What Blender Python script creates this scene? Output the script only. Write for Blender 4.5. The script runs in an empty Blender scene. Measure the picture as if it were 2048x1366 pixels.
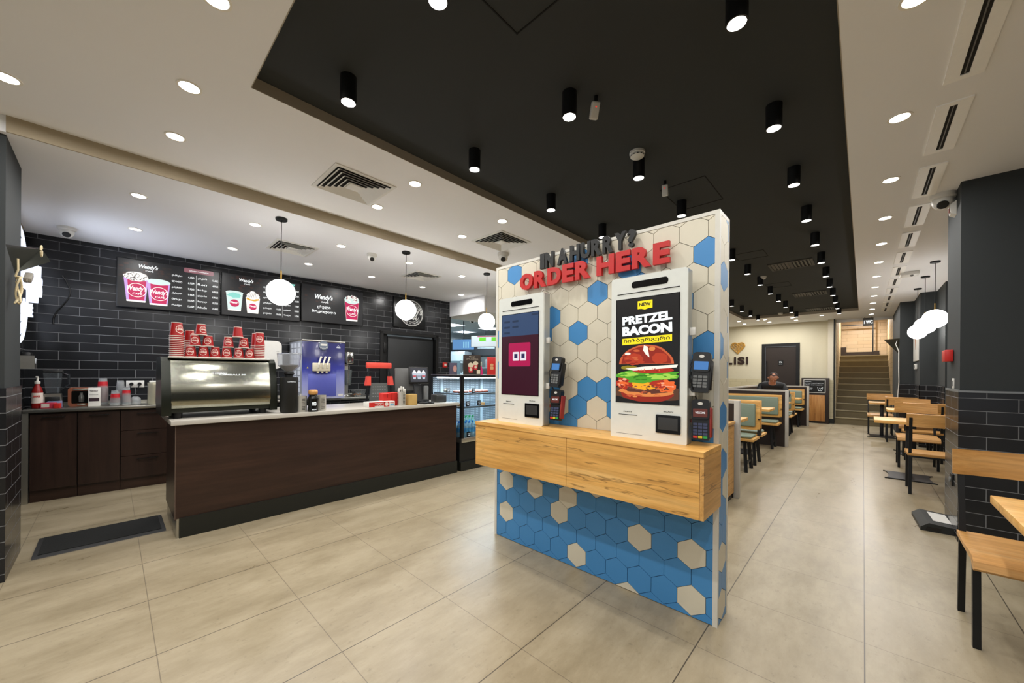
import bpy, bmesh, math, random
from mathutils import Matrix, Vector
random.seed(7)
SC = bpy.context.scene
COL = SC.collection
PI = math.pi

# ------------------------------------------------------------------ camera
CAM_H = 1.32
yaw, roll = math.radians(43.12), math.radians(0.42)
rt = Vector((math.cos(yaw), math.sin(yaw), 0)); fw = Vector((-math.sin(yaw), math.cos(yaw), 0)); up = Vector((0, 0, 1))
cx_ = rt * math.cos(roll) + up * math.sin(roll); cy_ = -rt * math.sin(roll) + up * math.cos(roll); cz_ = -fw
cam = bpy.data.cameras.new('camera'); camo = bpy.data.objects.new('camera', cam); COL.objects.link(camo)
M = Matrix.Identity(4)
for i in range(3):
    M[i][0], M[i][1], M[i][2] = cx_[i], cy_[i], cz_[i]
M[2][3] = CAM_H
camo.matrix_world = M
cam.sensor_width = 36; cam.sensor_fit = 'HORIZONTAL'; cam.lens = 36 * 750 / 2048
cam.shift_y = 63.7 / 2048; cam.clip_start = 0.05; cam.clip_end = 100
SC.camera = camo

# ------------------------------------------------------------------ view, world
SC.view_settings.view_transform = 'Standard'; SC.view_settings.look = 'None'
SC.view_settings.gamma = 1; SC.view_settings.use_curve_mapping = False
SC.view_settings.exposure = 0.0
wd = bpy.data.worlds.new('world'); SC.world = wd; wd.use_nodes = True
wd.node_tree.nodes['Background'].inputs[0].default_value = (0.90, 0.95, 1.0, 1)
wd.node_tree.nodes['Background'].inputs[1].default_value = 0.6
P_DOWN, P_SPOT, P_PANEL = 6.7, 3.7, 34.0     # lamp powers, watts

# ------------------------------------------------------------------ materials
def lin(h):
    if isinstance(h, str):
        h = h.lstrip('#'); v = [int(h[i:i + 2], 16) / 255 for i in (0, 2, 4)]
        return tuple(((c / 12.92) if c <= 0.04045 else ((c + 0.055) / 1.055) ** 2.4) for c in v)
    return tuple(h)
MC = {}
def mat(name, color, rough=0.5, metal=0.0, emit=0.0, trans=0.0, ior=1.45, alpha=1.0, var=0.04, nscale=30.0, bump=0.0, coat=0.0):
    if name in MC: return MC[name]
    m = bpy.data.materials.new(name); m.use_nodes = True; nt = m.node_tree
    b = nt.nodes['Principled BSDF']; c = lin(color) + (1,)
    b.inputs['Base Color'].default_value = c; b.inputs['Roughness'].default_value = rough
    b.inputs['Metallic'].default_value = metal; b.inputs['IOR'].default_value = ior
    if coat: b.inputs['Coat Weight'].default_value = coat; b.inputs['Coat Roughness'].default_value = 0.08
    if emit:
        b.inputs['Emission Color'].default_value = c; b.inputs['Emission Strength'].default_value = emit
        if emit > 0.5: b.inputs['Base Color'].default_value = tuple(x * 0.3 for x in c[:3]) + (1,)
    if trans: b.inputs['Transmission Weight'].default_value = trans
    if alpha < 1: b.inputs['Alpha'].default_value = alpha
    if (var or bump) and not emit and not trans:
        tc = nt.nodes.new('ShaderNodeTexCoord'); n = nt.nodes.new('ShaderNodeTexNoise')
        n.inputs['Scale'].default_value = nscale; n.inputs['Detail'].default_value = 4
        nt.links.new(tc.outputs['Object'], n.inputs['Vector'])
        if var:
            mx = nt.nodes.new('ShaderNodeMix'); mx.data_type = 'RGBA'
            mx.inputs[6].default_value = tuple(x * (1 - var) for x in c[:3]) + (1,)
            mx.inputs[7].default_value = tuple(min(1, x * (1 + var)) for x in c[:3]) + (1,)
            nt.links.new(n.outputs['Fac'], mx.inputs[0]); nt.links.new(mx.outputs[2], b.inputs['Base Color'])
        if bump:
            bp = nt.nodes.new('ShaderNodeBump'); bp.inputs['Strength'].default_value = bump; bp.inputs['Distance'].default_value = 0.002
            nt.links.new(n.outputs['Fac'], bp.inputs['Height']); nt.links.new(bp.outputs['Normal'], b.inputs['Normal'])
    MC[name] = m
    return m
def nodes(m): return m.node_tree, m.node_tree.nodes['Principled BSDF']
def mth(nt, op, a, b=None):
    n = nt.nodes.new('ShaderNodeMath'); n.operation = op
    for i, v in enumerate((a, b)):
        if v is None: continue
        if isinstance(v, (int, float)): n.inputs[i].default_value = v
        else: nt.links.new(v, n.inputs[i])
    return n.outputs[0]
def xyz(nt):
    tc = nt.nodes.new('ShaderNodeTexCoord'); s = nt.nodes.new('ShaderNodeSeparateXYZ')
    nt.links.new(tc.outputs['Object'], s.inputs[0]); return s.outputs
def comb(nt, x, y, z):
    c = nt.nodes.new('ShaderNodeCombineXYZ')
    for i, v in enumerate((x, y, z)):
        if isinstance(v, (int, float)): c.inputs[i].default_value = v
        else: nt.links.new(v, c.inputs[i])
    return c.outputs[0]
def noise(nt, vec, scale, detail=5, rough=0.55):
    n = nt.nodes.new('ShaderNodeTexNoise'); n.inputs['Scale'].default_value = scale; n.inputs['Detail'].default_value = detail
    n.inputs['Roughness'].default_value = rough; nt.links.new(vec, n.inputs['Vector']); return n.outputs['Fac']
def ramp(nt, fac, stops):
    r = nt.nodes.new('ShaderNodeValToRGB'); e = r.color_ramp.elements
    while len(e) < len(stops): e.new(0.5)
    for i, (p, c) in enumerate(stops):
        e[i].position = p; e[i].color = lin(c) + (1,)
    nt.links.new(fac, r.inputs[0]); return r.outputs[0]
def mixc(nt, fac, a, b):
    mx = nt.nodes.new('ShaderNodeMix'); mx.data_type = 'RGBA'
    if isinstance(fac, (int, float)): mx.inputs[0].default_value = fac
    else: nt.links.new(fac, mx.inputs[0])
    for i, v in ((6, a), (7, b)):
        if isinstance(v, str): mx.inputs[i].default_value = lin(v) + (1,)
        else: nt.links.new(v, mx.inputs[i])
    return mx.outputs[2]
def bumpn(nt, b, h, st=0.3, dist=0.002, inv=False):
    bp = nt.nodes.new('ShaderNodeBump'); bp.inputs['Strength'].default_value = st; bp.inputs['Distance'].default_value = dist
    bp.invert = inv; nt.links.new(h, bp.inputs['Height']); nt.links.new(bp.outputs['Normal'], b.inputs['Normal'])

def floor_mat():
    m = mat('floor_tile', '#b5a58b', 0.33, var=0); nt, b = nodes(m); o = xyz(nt)
    st = comb(nt, mth(nt, 'MULTIPLY', o[0], 2.6), mth(nt, 'MULTIPLY', o[1], 0.9), 0.0)
    n1 = noise(nt, st, 1.5, 10, 0.72); n2 = noise(nt, comb(nt, mth(nt, 'MULTIPLY', o[0], 1.8), o[1], 0.0), 17, 6, 0.75)
    # each tile its own tone
    cid = nt.nodes.new('ShaderNodeTexWhiteNoise'); cid.noise_dimensions = '2D'
    nt.links.new(comb(nt, mth(nt, 'FLOOR', mth(nt, 'DIVIDE', o[0], 0.6)), mth(nt, 'FLOOR', mth(nt, 'DIVIDE', mth(nt, 'SUBTRACT', o[1], 0.15), 0.6)), 0.0), cid.inputs['Vector'])
    base = ramp(nt, n1, [(0.3, '#85785f'), (0.45, '#978a70'), (0.57, '#a4977d'), (0.74, '#b0a48b')])
    base = mixc(nt, mth(nt, 'MULTIPLY', cid.outputs['Value'], 0.28), base, '#a3957c')
    pit = ramp(nt, n2, [(0.33, '#000000'), (0.42, '#ffffff')])
    dk = nt.nodes.new('ShaderNodeMix'); dk.data_type = 'RGBA'; dk.blend_type = 'MULTIPLY'; dk.inputs[0].default_value = 0.22
    nt.links.new(base, dk.inputs[6]); nt.links.new(pit, dk.inputs[7])
    def joint(v, off, w):
        f = mth(nt, 'FRACT', mth(nt, 'ADD', mth(nt, 'DIVIDE', mth(nt, 'SUBTRACT', v, off), 0.6), 0.5))
        return mth(nt, 'LESS_THAN', mth(nt, 'ABSOLUTE', mth(nt, 'SUBTRACT', f, 0.5)), w / 0.6 / 2)
    jx = joint(o[0], 0.012, 0.0052); jy = joint(o[1], 0.15, 0.0038)
    c = mixc(nt, mth(nt, 'MULTIPLY', jy, 0.65), dk.outputs[2], '#5e5446')
    c = mixc(nt, mth(nt, 'MULTIPLY', jx, 0.9), c, '#453d32')
    nt.links.new(c, b.inputs['Base Color'])
    nt.links.new(mth(nt, 'ADD', mth(nt, 'MULTIPLY', n1, 0.22), 0.2), b.inputs['Roughness'])
    bumpn(nt, b, n2, 0.12, 0.001)
    return m
def tile_mat(name, ax, w=0.3, h=0.1, du=0.0, dv=0.0, col=('#1b1c1e', '#232427'), grout='#77787a', rough=0.22, mortar=0.0024, off=0.5):
    """running-bond wall tiles in the plane of axis ax (0 = along X, 1 = along Y) and Z"""
    m = mat(name, col[0], rough, var=0); nt, b = nodes(m); o = xyz(nt)
    br = nt.nodes.new('ShaderNodeTexBrick'); br.offset = off
    nt.links.new(comb(nt, mth(nt, 'ADD', o[ax], 50 * w - du), mth(nt, 'SUBTRACT', o[2], dv - 10 * h), 0.0), br.inputs['Vector'])
    br.inputs['Scale'].default_value = 1; br.inputs['Brick Width'].default_value = w; br.inputs['Row Height'].default_value = h
    br.inputs['Mortar Size'].default_value = mortar; br.inputs['Mortar Smooth'].default_value = 0.1
    br.inputs['Color1'].default_value = lin(col[0]) + (1,); br.inputs['Color2'].default_value = lin(col[1]) + (1,)
    br.inputs['Mortar'].default_value = lin(grout) + (1,)
    nt.links.new(br.outputs['Color'], b.inputs['Base Color'])
    nt.links.new(mth(nt, 'ADD', mth(nt, 'MULTIPLY', br.outputs['Fac'], 0.5), rough), b.inputs['Roughness'])
    n = noise(nt, comb(nt, o[0], o[1], o[2]), 9, 2)
    bumpn(nt, b, mth(nt, 'SUBTRACT', mth(nt, 'MULTIPLY', n, 0.5), br.outputs['Fac']), 0.25, 0.003)
    return m
def wood_mat(name, c0, c1, c2, ax=0, rough=0.42, crack=True, sc=1.0):
    m = mat(name, c1, rough, var=0); nt, b = nodes(m); o = xyz(nt)
    s = [9.0, 9.0, 9.0]; s[ax] = 0.8
    v = comb(nt, *[mth(nt, 'MULTIPLY', o[i], s[i] * sc) for i in range(3)])
    n1 = noise(nt, v, 1.6, 7, 0.6); s2 = [60.0, 60.0, 60.0]; s2[ax] = 3.0
    n2 = noise(nt, comb(nt, *[mth(nt, 'MULTIPLY', o[i], s2[i] * sc) for i in range(3)]), 1.0, 4, 0.6)
    c = ramp(nt, n1, [(0.25, c0), (0.5, c1), (0.75, c2)])
    g = ramp(nt, n2, [(0.3, '#9a8a78'), (0.6, '#ffffff')])
    mx = nt.nodes.new('ShaderNodeMix'); mx.data_type = 'RGBA'; mx.blend_type = 'MULTIPLY'; mx.inputs[0].default_value = 0.35
    nt.links.new(c, mx.inputs[6]); nt.links.new(g, mx.inputs[7]); c = mx.outputs[2]
    if crack:
        s3 = [14.0, 14.0, 14.0]; s3[ax] = 1.3
        n3 = noise(nt, comb(nt, *[mth(nt, 'MULTIPLY', o[i], s3[i] * sc) for i in range(3)]), 1.3, 3, 0.5)
        k = ramp(nt, mth(nt, 'ABSOLUTE', mth(nt, 'SUBTRACT', n3, 0.62)), [(0.0, '#ffffff'), (0.016, '#000000')])
        c = mixc(nt, mth(nt, 'MULTIPLY', k, 0.65), c, '#5e3d1c')
    nt.links.new(c, b.inputs['Base Color'])
    return m

# ------------------------------------------------------------------ mesh building
def clip(poly, x0, x1, y0, y1):
    def cut(ps, ins, isec):
        out = []
        for i in range(len(ps)):
            a, b = ps[i - 1], ps[i]
            if ins(b):
                if not ins(a): out.append(isec(a, b))
                out.append(b)
            elif ins(a): out.append(isec(a, b))
        return out
    def ix(v): return lambda a, b: (v, a[1] + (b[1] - a[1]) * (v - a[0]) / (b[0] - a[0]))
    def iy(v): return lambda a, b: (a[0] + (b[0] - a[0]) * (v - a[1]) / (b[1] - a[1]), v)
    for ins, isec in ((lambda p: p[0] >= x0, ix(x0)), (lambda p: p[0] <= x1, ix(x1)), (lambda p: p[1] >= y0, iy(y0)), (lambda p: p[1] <= y1, iy(y1))):
        if len(poly) < 3: return []
        poly = cut(poly, ins, isec)
    return poly if len(poly) > 2 else []
AX = {'xz': lambda a, b, d: (a, d, b), 'yz': lambda a, b, d: (d, a, b), 'xy': lambda a, b, d: (a, b, d)}
class MB:
    def __init__(self): self.bm = bmesh.new(); self.T = Matrix.Identity(4)
    def _f(self, vs, mi):
        try:
            f = self.bm.faces.new(vs); f.material_index = mi; return f
        except ValueError: return None
    def v(self, p): return self.bm.verts.new(self.T @ Vector(p))
    def box(self, x0, x1, y0, y1, z0, z1, mi=0, r=0.0, seg=2):
        vs = [self.v(p) for p in ((x0, y0, z0), (x1, y0, z0), (x1, y1, z0), (x0, y1, z0), (x0, y0, z1), (x1, y0, z1), (x1, y1, z1), (x0, y1, z1))]
        fs = [self._f([vs[i] for i in q], mi) for q in ((3, 2, 1, 0), (4, 5, 6, 7), (0, 1, 5, 4), (1, 2, 6, 5), (2, 3, 7, 6), (3, 0, 4, 7))]
        if r:
            es = list({e for f in fs if f for e in f.edges})
            res = bmesh.ops.bevel(self.bm, geom=es, offset=r, segments=seg, affect='EDGES', profile=0.5)
            for f in res['faces']: f.material_index = mi
        return self
    def prism(self, poly, pl, d0, d1, mi=0, cap=True):
        A = AX[pl]; lo = [self.v(A(a, b, d0)) for a, b in poly]; hi = [self.v(A(a, b, d1)) for a, b in poly]
        n = len(poly)
        for i in range(n): self._f([lo[i], lo[(i + 1) % n], hi[(i + 1) % n], hi[i]], mi)
        if cap: self._f(lo[::-1], mi); self._f(hi, mi)
        return self
    def flat(self, poly, pl, d, mi=0):
        self._f([self.v(AX[pl](a, b, d)) for a, b in poly], mi); return self
    def lathe(self, prof, cx=0, cy=0, seg=24, mi=0, cz=0, close=True):
        rings = []
        for r, z in prof:
            if r < 1e-6: rings.append([self.v((cx, cy, cz + z))])
            else: rings.append([self.v((cx + r * math.cos(2 * PI * k / seg), cy + r * math.sin(2 * PI * k / seg), cz + z)) for k in range(seg)])
        for a, b in zip(rings, rings[1:]):
            for k in range(seg):
                j = (k + 1) % seg
                if len(a) == 1 and len(b) == 1: continue
                if len(a) == 1: self._f([a[0], b[j], b[k]], mi)
                elif len(b) == 1: self._f([a[k], a[j], b[0]], mi)
                else: self._f([a[k], a[j], b[j], b[k]], mi)
        if close:
            if len(rings[0]) > 1: self._f(rings[0][::-1], mi)
            if len(rings[-1]) > 1: self._f(rings[-1], mi)
        return self
    def cyl(self, cx, cy, z0, z1, r, r2=None, seg=24, mi=0): return self.lathe([(r, z0), (r if r2 is None else r2, z1)], cx, cy, seg, mi)
    def rod(self, p, q, r, seg=10, mi=0, r2=None):
        p, q = Vector(p), Vector(q); d = q - p; L = d.length
        old = self.T; self.T = old @ Matrix.Translation(p) @ d.to_track_quat('Z', 'Y').to_matrix().to_4x4()
        self.cyl(0, 0, 0, L, r, r2, seg, mi); self.T = old; return self
    def bar(self, p, q, w, h, mi=0):
        """square bar from p to q"""
        p, q = Vector(p), Vector(q); d = q - p; L = d.length
        old = self.T; self.T = old @ Matrix.Translation(p) @ d.to_track_quat('Z', 'Y').to_matrix().to_4x4()
        self.box(-w / 2, w / 2, -h / 2, h / 2, 0, L, mi); self.T = old; return self
    def tube(self, pts, r, seg=8, mi=0, closed=False):
        pts = [Vector(p) for p in pts]; n = len(pts); rings = []
        for i, p in enumerate(pts):
            a = pts[i - 1] if (i or closed) else p; b = pts[(i + 1) % n] if (i < n - 1 or closed) else p
            t = (b - a); t = t.normalized() if t.length > 1e-9 else Vector((0, 0, 1))
            ref = Vector((0, 0, 1)) if abs(t.z) < 0.9 else Vector((1, 0, 0))
            u = t.cross(ref).normalized(); w = t.cross(u)
            rings.append([self.v(p + (u * math.cos(2 * PI * k / seg) + w * math.sin(2 * PI * k / seg)) * r) for k in range(seg)])
        prs = list(zip(rings, rings[1:])) + ([(rings[-1], rings[0])] if closed else [])
        for a, b in prs:
            for k in range(seg): self._f([a[k], a[(k + 1) % seg], b[(k + 1) % seg], b[k]], mi)
        if not closed: self._f(rings[0][::-1], mi); self._f(rings[-1], mi)
        return self
    def ball(self, cx, cy, cz, r, seg=32, mi=0, sz=1.0):
        n = seg // 2
        return self.lathe([(r * math.sin(PI * i / n), -r * sz * math.cos(PI * i / n)) for i in range(n + 1)], cx, cy, seg, mi, cz)
    def mesh(self, me, mtx, mi=0):
        k = len(self.bm.faces); nv = len(self.bm.verts); self.bm.from_mesh(me); self.bm.verts.ensure_lookup_table(); self.bm.faces.ensure_lookup_table()
        for v in self.bm.verts[nv:]: v.co = self.T @ (mtx @ v.co)
        for f in self.bm.faces[k:]: f.material_index = mi
        return self
    def text(self, body, cx, cz, w, h, y, ext=0.001, mi=0, bold=0.0, shear=0.0, face='-y', sp=1.0, rot=0.0):
        """lettering fitted into a w by h box centred at (cx, cz) on the plane at depth y"""
        me = text_mesh(body, bold, shear, sp)
        if w is None: w = h * me['rw']
        if h is None: h = w / me['rw']
        S = Matrix.Diagonal((w, h, ext * 2, 1))
        R = Matrix.Rotation(PI / 2, 4, 'X')
        if rot: R = R @ Matrix.Rotation(rot, 4, 'Z')
        if face == '-y': m = Matrix.Translation((cx, y, cz)) @ R
        elif face == '+x': m = Matrix.Translation((y, cx, cz)) @ Matrix.Rotation(PI / 2, 4, 'Z') @ R
        elif face == '+y': m = Matrix.Translation((cx, y, cz)) @ Matrix.Rotation(PI, 4, 'Z') @ R
        elif face == '-x': m = Matrix.Translation((y, cx, cz)) @ Matrix.Rotation(-PI / 2, 4, 'Z') @ R
        return self.mesh(me['m'], m @ S, mi)
TX = {}
def text_mesh(body, bold=0.0, shear=0.0, sp=1.0):
    k = (body, bold, shear, sp)
    if k in TX: return TX[k]
    c = bpy.data.curves.new('t', 'FONT'); c.body = body; c.size = 1; c.extrude = 0.1; c.offset = bold; c.shear = shear; c.space_character = sp
    c.resolution_u = 3
    o = bpy.data.objects.new('t', c); COL.objects.link(o)
    me = bpy.data.meshes.new_from_object(o.evaluated_get(bpy.context.evaluated_depsgraph_get()))
    bpy.data.objects.remove(o); bpy.data.curves.remove(c)
    xs = [v.co.x for v in me.vertices] or [0, 1]; ys = [v.co.y for v in me.vertices] or [0, 1]
    x0, x1, y0, y1 = min(xs), max(xs), min(ys), max(ys)
    for v in me.vertices:
        v.co.x = (v.co.x - (x0 + x1) / 2) / (x1 - x0); v.co.y = (v.co.y - (y0 + y1) / 2) / (y1 - y0); v.co.z *= 5
    me.materials.clear()
    TX[k] = {'m': me, 'rw': (x1 - x0) / (y1 - y0)}
    return TX[k]
def obj(name, mb, mats, parent=None, loc=None, rotz=0, smooth=35, label=None):
    me = bpy.data.meshes.new(name); bm = mb.bm
    bmesh.ops.recalc_face_normals(bm, faces=bm.faces)
    ca = math.cos(math.radians(smooth))
    for f in bm.faces: f.smooth = True
    for e in bm.edges:
        if len(e.link_faces) == 2:
            if e.link_faces[0].normal.dot(e.link_faces[1].normal) < ca: e.smooth = False
        else: e.smooth = False
    bm.to_mesh(me); bm.free()
    for m in (mats if isinstance(mats, (list, tuple)) else [mats]): me.materials.append(m)
    o = bpy.data.objects.new(name, me); COL.objects.link(o)
    if parent: o.parent = parent
    if loc: o.location = loc
    o.rotation_euler[2] = rotz
    if label: o['label'] = label
    return o
def tag(o, label, cat, group=None, kind=None):
    o['label'] = label; o['category'] = cat
    if group: o['group'] = group
    if kind: o['kind'] = kind
    return o
def thing(name, label, cat, loc=(0, 0, 0), rotz=0, group=None):
    o = bpy.data.objects.new(name, None); o.empty_display_size = 0.1; COL.objects.link(o)
    o.location = loc; o.rotation_euler = (0, 0, rotz)
    return tag(o, label, cat, group)
def solo(name, mb, mats, label, cat, loc=None, rotz=0, group=None, smooth=35):
    return tag(obj(name, mb, mats, None, loc, rotz, smooth), label, cat, group)
def struct(name, mb, mats, smooth=35, label=None):
    o = obj(name, mb, mats, smooth=smooth, label=label); o['kind'] = 'structure'; return o
def dup(root, loc, rotz=None, label=None, group=None):
    r = root.copy(); COL.objects.link(r); r.location = loc
    if rotz is not None: r.rotation_euler = (0, 0, rotz)
    if label: r['label'] = label
    if group: r['group'] = group
    for ch in list(root.children):
        c = ch.copy(); COL.objects.link(c); c.parent = r
        for g in ch.children:
            d = g.copy(); COL.objects.link(d); d.parent = c
    return r
ORD = ['first', 'second', 'third', 'fourth', 'fifth', 'sixth', 'seventh', 'eighth', 'ninth', 'tenth', 'eleventh', 'twelfth', 'thirteenth', 'fourteenth', 'fifteenth']
def circ(cx, cy, r, n=32, ry=None, a0=0, a1=2 * PI):
    ry = ry or r; full = abs(a1 - a0 - 2 * PI) < 1e-6
    return [(cx + r * math.cos(a0 + (a1 - a0) * i / (n if full else n - 1)), cy + ry * math.sin(a0 + (a1 - a0) * i / (n if full else n - 1))) for i in range(n)]
def rrect(x0, x1, y0, y1, r, n=5):
    o = []
    for cx, cy, a in ((x1 - r, y0 + r, -PI / 2), (x1 - r, y1 - r, 0), (x0 + r, y1 - r, PI / 2), (x0 + r, y0 + r, PI)):
        o += [(cx + r * math.cos(a + PI / 2 * i / n), cy + r * math.sin(a + PI / 2 * i / n)) for i in range(n + 1)]
    return o
def ring(mb, cx, cy, ro, ri, pl, d0, d1, mi=0, n=48, ey=1.0, a0=0, a1=2 * PI):
    A = AX[pl]
    pts = []
    for i in range(n + 1):
        a = a0 + (a1 - a0) * i / n; c, s = math.cos(a), math.sin(a) * ey
        pts.append([mb.v(A(cx + r * c, cy + r * s, d)) for r, d in ((ri, d0), (ro, d0), (ro, d1), (ri, d1))])
    for a, b in zip(pts, pts[1:]):
        for k in range(4): mb._f([a[k], b[k], b[(k + 1) % 4], a[(k + 1) % 4]], mi)
    return mb
def lamp(parent, loc, power, size=0.08, color=(1, 0.98, 0.955), spread=175, name='lamp_light'):
    l = bpy.data.lights.new(name, 'AREA'); l.shape = 'DISK'; l.size = size; l.energy = power; l.color = color; l.spread = math.radians(spread)
    o = bpy.data.objects.new(name, l); COL.objects.link(o); o.location = loc
    if parent: o.parent = parent
    return o
# ------------------------------------------------------------------ shared materials
FLOOR = floor_mat()
WHITE = mat('ceiling_paint', '#f1f1f2', 0.9, var=0.02, nscale=2)
LOWC = mat('counter_ceiling_paint', '#f0f1f4', 0.9, var=0.02, nscale=2)
DARKC = mat('black_ceiling_paint', '#303333', 0.85, var=0.05, nscale=3)
BEIGE = mat('beige_step_paint', '#aa9d86', 0.9, var=0.02)
GREYW = mat('charcoal_wall_paint', '#2d3132', 0.75, var=0.04, nscale=60)
CREAMW = mat('cream_wall_paint', '#cfc7ae', 0.85, var=0.02)
TILE_Y = tile_mat('black_tile_back', 1, du=0.05, dv=0.03)
TILE_PX = tile_mat('black_tile_pillar_x', 0, du=0.1, dv=0.05)
TILE_PY = tile_mat('black_tile_pillar_y', 1, du=0.02, dv=0.05)
CTILE_X = tile_mat('cream_tile', 0, w=0.3, h=0.1, col=('#c9bf9f', '#c4b998'), grout='#a59a80', rough=0.35)
BLACK = mat('black_plastic', '#121212', 0.4)
BLACKM = mat('black_metal', '#191a1b', 0.45, metal=0.3)
GREYP = mat('grey_plastic', '#6b6d6c', 0.5)
WHITEP = mat('white_plastic', '#d9d7d0', 0.4)
STEEL = mat('brushed_steel', '#bdbbb3', 0.33, metal=1.0)
CHROME = mat('chrome', '#cfcdc8', 0.12, metal=1.0)
BRASS = mat('brass', '#b08a3e', 0.3, metal=0.9)
RED = mat('red_plastic', '#c22a25', 0.4)
OAK_X = wood_mat('oak_along_x', '#cc9348', '#ecb564', '#f6ca82', 0)
OAK_Y = wood_mat('oak_along_y', '#b9853f', '#d8a35c', '#e6b877', 1)
OAK_Z = wood_mat('oak_along_z', '#96602f', '#b98145', '#c99556', 2)
PLY = wood_mat('light_plywood', '#b5813f', '#cf9a58', '#dcae70', 0, crack=False)
WENGE = wood_mat('dark_brown_laminate', '#2b1b13', '#34221a', '#3d281e', 1, rough=0.38, crack=False)
WENGE_Z = wood_mat('dark_brown_laminate_vertical', '#251813', '#2e1e18', '#37251d', 2, rough=0.35, crack=False)
GLASS = mat('clear_glass', '#f4fbff', 0.02, trans=1.0, ior=1.02, var=0)
LAMPW = mat('lamp_white_glow', '#fff6e8', 0.5, emit=14)
GLOBEM = mat('globe_glow', '#fffdf9', 0.4, emit=13)
PANELM = mat('panel_glow', '#eaf4ff', 0.5, emit=3.2)
NEONM = mat('sign_glow', '#e6eeff', 0.5, emit=1.2)
STONE = mat('white_stone_top', '#bdb8ae', 0.18, var=0.03)
BASEB = mat('black_green_plinth', '#191b17', 0.4)
W_E = mat('glowing_white', '#f2f5f5', 0.4, emit=0.9)  # emissive white for screens; printed lettering glows with it too, though unlit
# ------------------------------------------------------------------ room shell
H1, H2, H3 = 2.88, 2.78, 2.945
mb = MB(); mb.box(-11, 3.2, -6.5, 19, -0.1, 0); struct('floor', mb, FLOOR)
RX0, RX1, RY0, RY1 = -2.465, -0.085, 0.515, 12.15
mb = MB()
mb.box(-3.85, RX0, -6.5, 13.9, H1, H1 + 0.25); mb.box(RX1, 3.2, -6.5, 13.9, H1, H1 + 0.25)
mb.box(RX0, RX1, -6.5, RY0, H1, H1 + 0.25); mb.box(RX0, RX1, RY1, 13.9, H1, H1 + 0.25)
mb.box(-11, -3.85, -6.5, -0.63, H1, H1 + 0.25)
mb.box(-0.55, 3.2, 13.9, 19, 3.3, 3.4)
struct('ceiling', mb, WHITE, label='white plaster ceiling around the black recess')
mb = MB(); mb.box(RX0 - 0.02, RX1 + 0.02, RY0 - 0.02, RY1 + 0.02, H3, H3 + 0.15)
# access hatch joints as thin raised frames
def frame(m, x0, x1, y0, y1, z0, z1, w=0.006):
    m.box(x0, x1, y0, y0 + w, z0, z1, 1); m.box(x0, x1, y1 - w, y1, z0, z1, 1); m.box(x0, x0 + w, y0, y1, z0, z1, 1); m.box(x1 - w, x1, y0, y1, z0, z1, 1)
for a in ((-1.22, -0.84, 1.0, 1.32), (-1.32, -0.95, 3.3, 3.85), (-1.3, -0.95, 5.75, 6.1), (-1.3, -0.95, 8.0, 8.4)): frame(mb, *a, H3 - 0.003, H3 + 0.01)
struct('ceiling', mb, [DARKC, mat('hatch_joint', '#0d0d0c', 0.9)], label='black ceiling inside the recess')
# low counter ceiling, its lip and the bulkhead over the kitchen opening
mb = MB(); mb.box(-7.2, -3.852, -0.63, 6.5, H2, H2 + 0.3); struct('ceiling', mb, LOWC, label='lower white ceiling over the cafe counter')
mb = MB(); mb.box(-3.852, -3.84, -0.45, 6.5, H2, H1 + 0.02); struct('trim_1', mb, BEIGE)
mb = MB(); mb.box(-6.42, -5.19, 4.77, 6.5, 2.48, H2); mb.box(-5.19, -3.4, 6.5, 6.7, 2.48, H1); struct('wall_bulkhead', mb, WHITE)
# recess edge lining
mb = MB()
mb.box(RX0, RX0 + .004, RY0, RY1, H1 - 0.001, H3); mb.box(RX0, RX1, RY1 - .004, RY1, H1 - 0.001, H3)
mb.box(RX0, RX1, RY0, RY0 + .004, H1 - 0.001, H3); mb.box(RX1 - .004, RX1, RY0, RY1, H1 - 0.001, H3)
struct('trim_2', mb, mat('recess_lip', '#a59c8c', 0.8))
# back tile wall behind the counter, running from (-6.50,-0.6) to (-6.23,4.77), door opening left in it
def bwx(y): return -6.475 + (y + 0.6) * 0.043
WR = math.atan(0.043)
def bw(mb, y0, y1, z0, z1, d0, d1, mi=0, r=0):
    """box on the back wall: y along it, d0..d1 in front of it"""
    old = mb.T; mb.T = Matrix.Translation((bwx(0), 0, 0)) @ Matrix.Rotation(-WR, 4, 'Z')
    mb.box(d0, d1, y0, y1, z0, z1, mi, r); mb.T = old
mb = MB()
bw(mb, -0.63, 3.28, 0, H2, -0.15, 0); bw(mb, 4.50, 4.78, 0, H2, -0.15, 0); bw(mb, 3.28, 4.50, 2.06, H2, -0.15, 0)
struct('wall_back', mb, TILE_Y)
mb = MB(); bw(mb, 4.78, 4.80, 0, 2.5, -0.16, 0.01); struct('trim_3', mb, BASEB)
# door in the back wall
d = thing('door_1', 'black steel door in the black tiled wall behind the counter', 'door'); d['kind'] = 'structure'
mb = MB(); bw(mb, 3.28, 3.34, 0, 2.06, -0.12, 0.015); bw(mb, 4.44, 4.50, 0, 2.06, -0.12, 0.015); bw(mb, 3.28, 4.5, 2.02, 2.075, -0.12, 0.015)
obj('door_frame', mb, BLACK, d)
mb = MB(); bw(mb, 3.46, 4.42, 0.01, 1.99, -0.11, -0.06, r=0.004); obj('door_leaf', mb, mat('door_black', '#1d1f20', 0.5), d)
mb = MB(); bw(mb, 3.34, 3.46, 0.01, 2.02, -0.11, -0.09); bw(mb, 4.42, 4.44, 0, 2.02, -0.11, -0.09); obj('side_panel', mb, BLACK, d)
mb = MB(); bw(mb, 3.37, 3.43, 1.68, 1.86, -0.09, -0.04, r=0.008); obj('door_closer', mb, BLACK, d)
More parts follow.
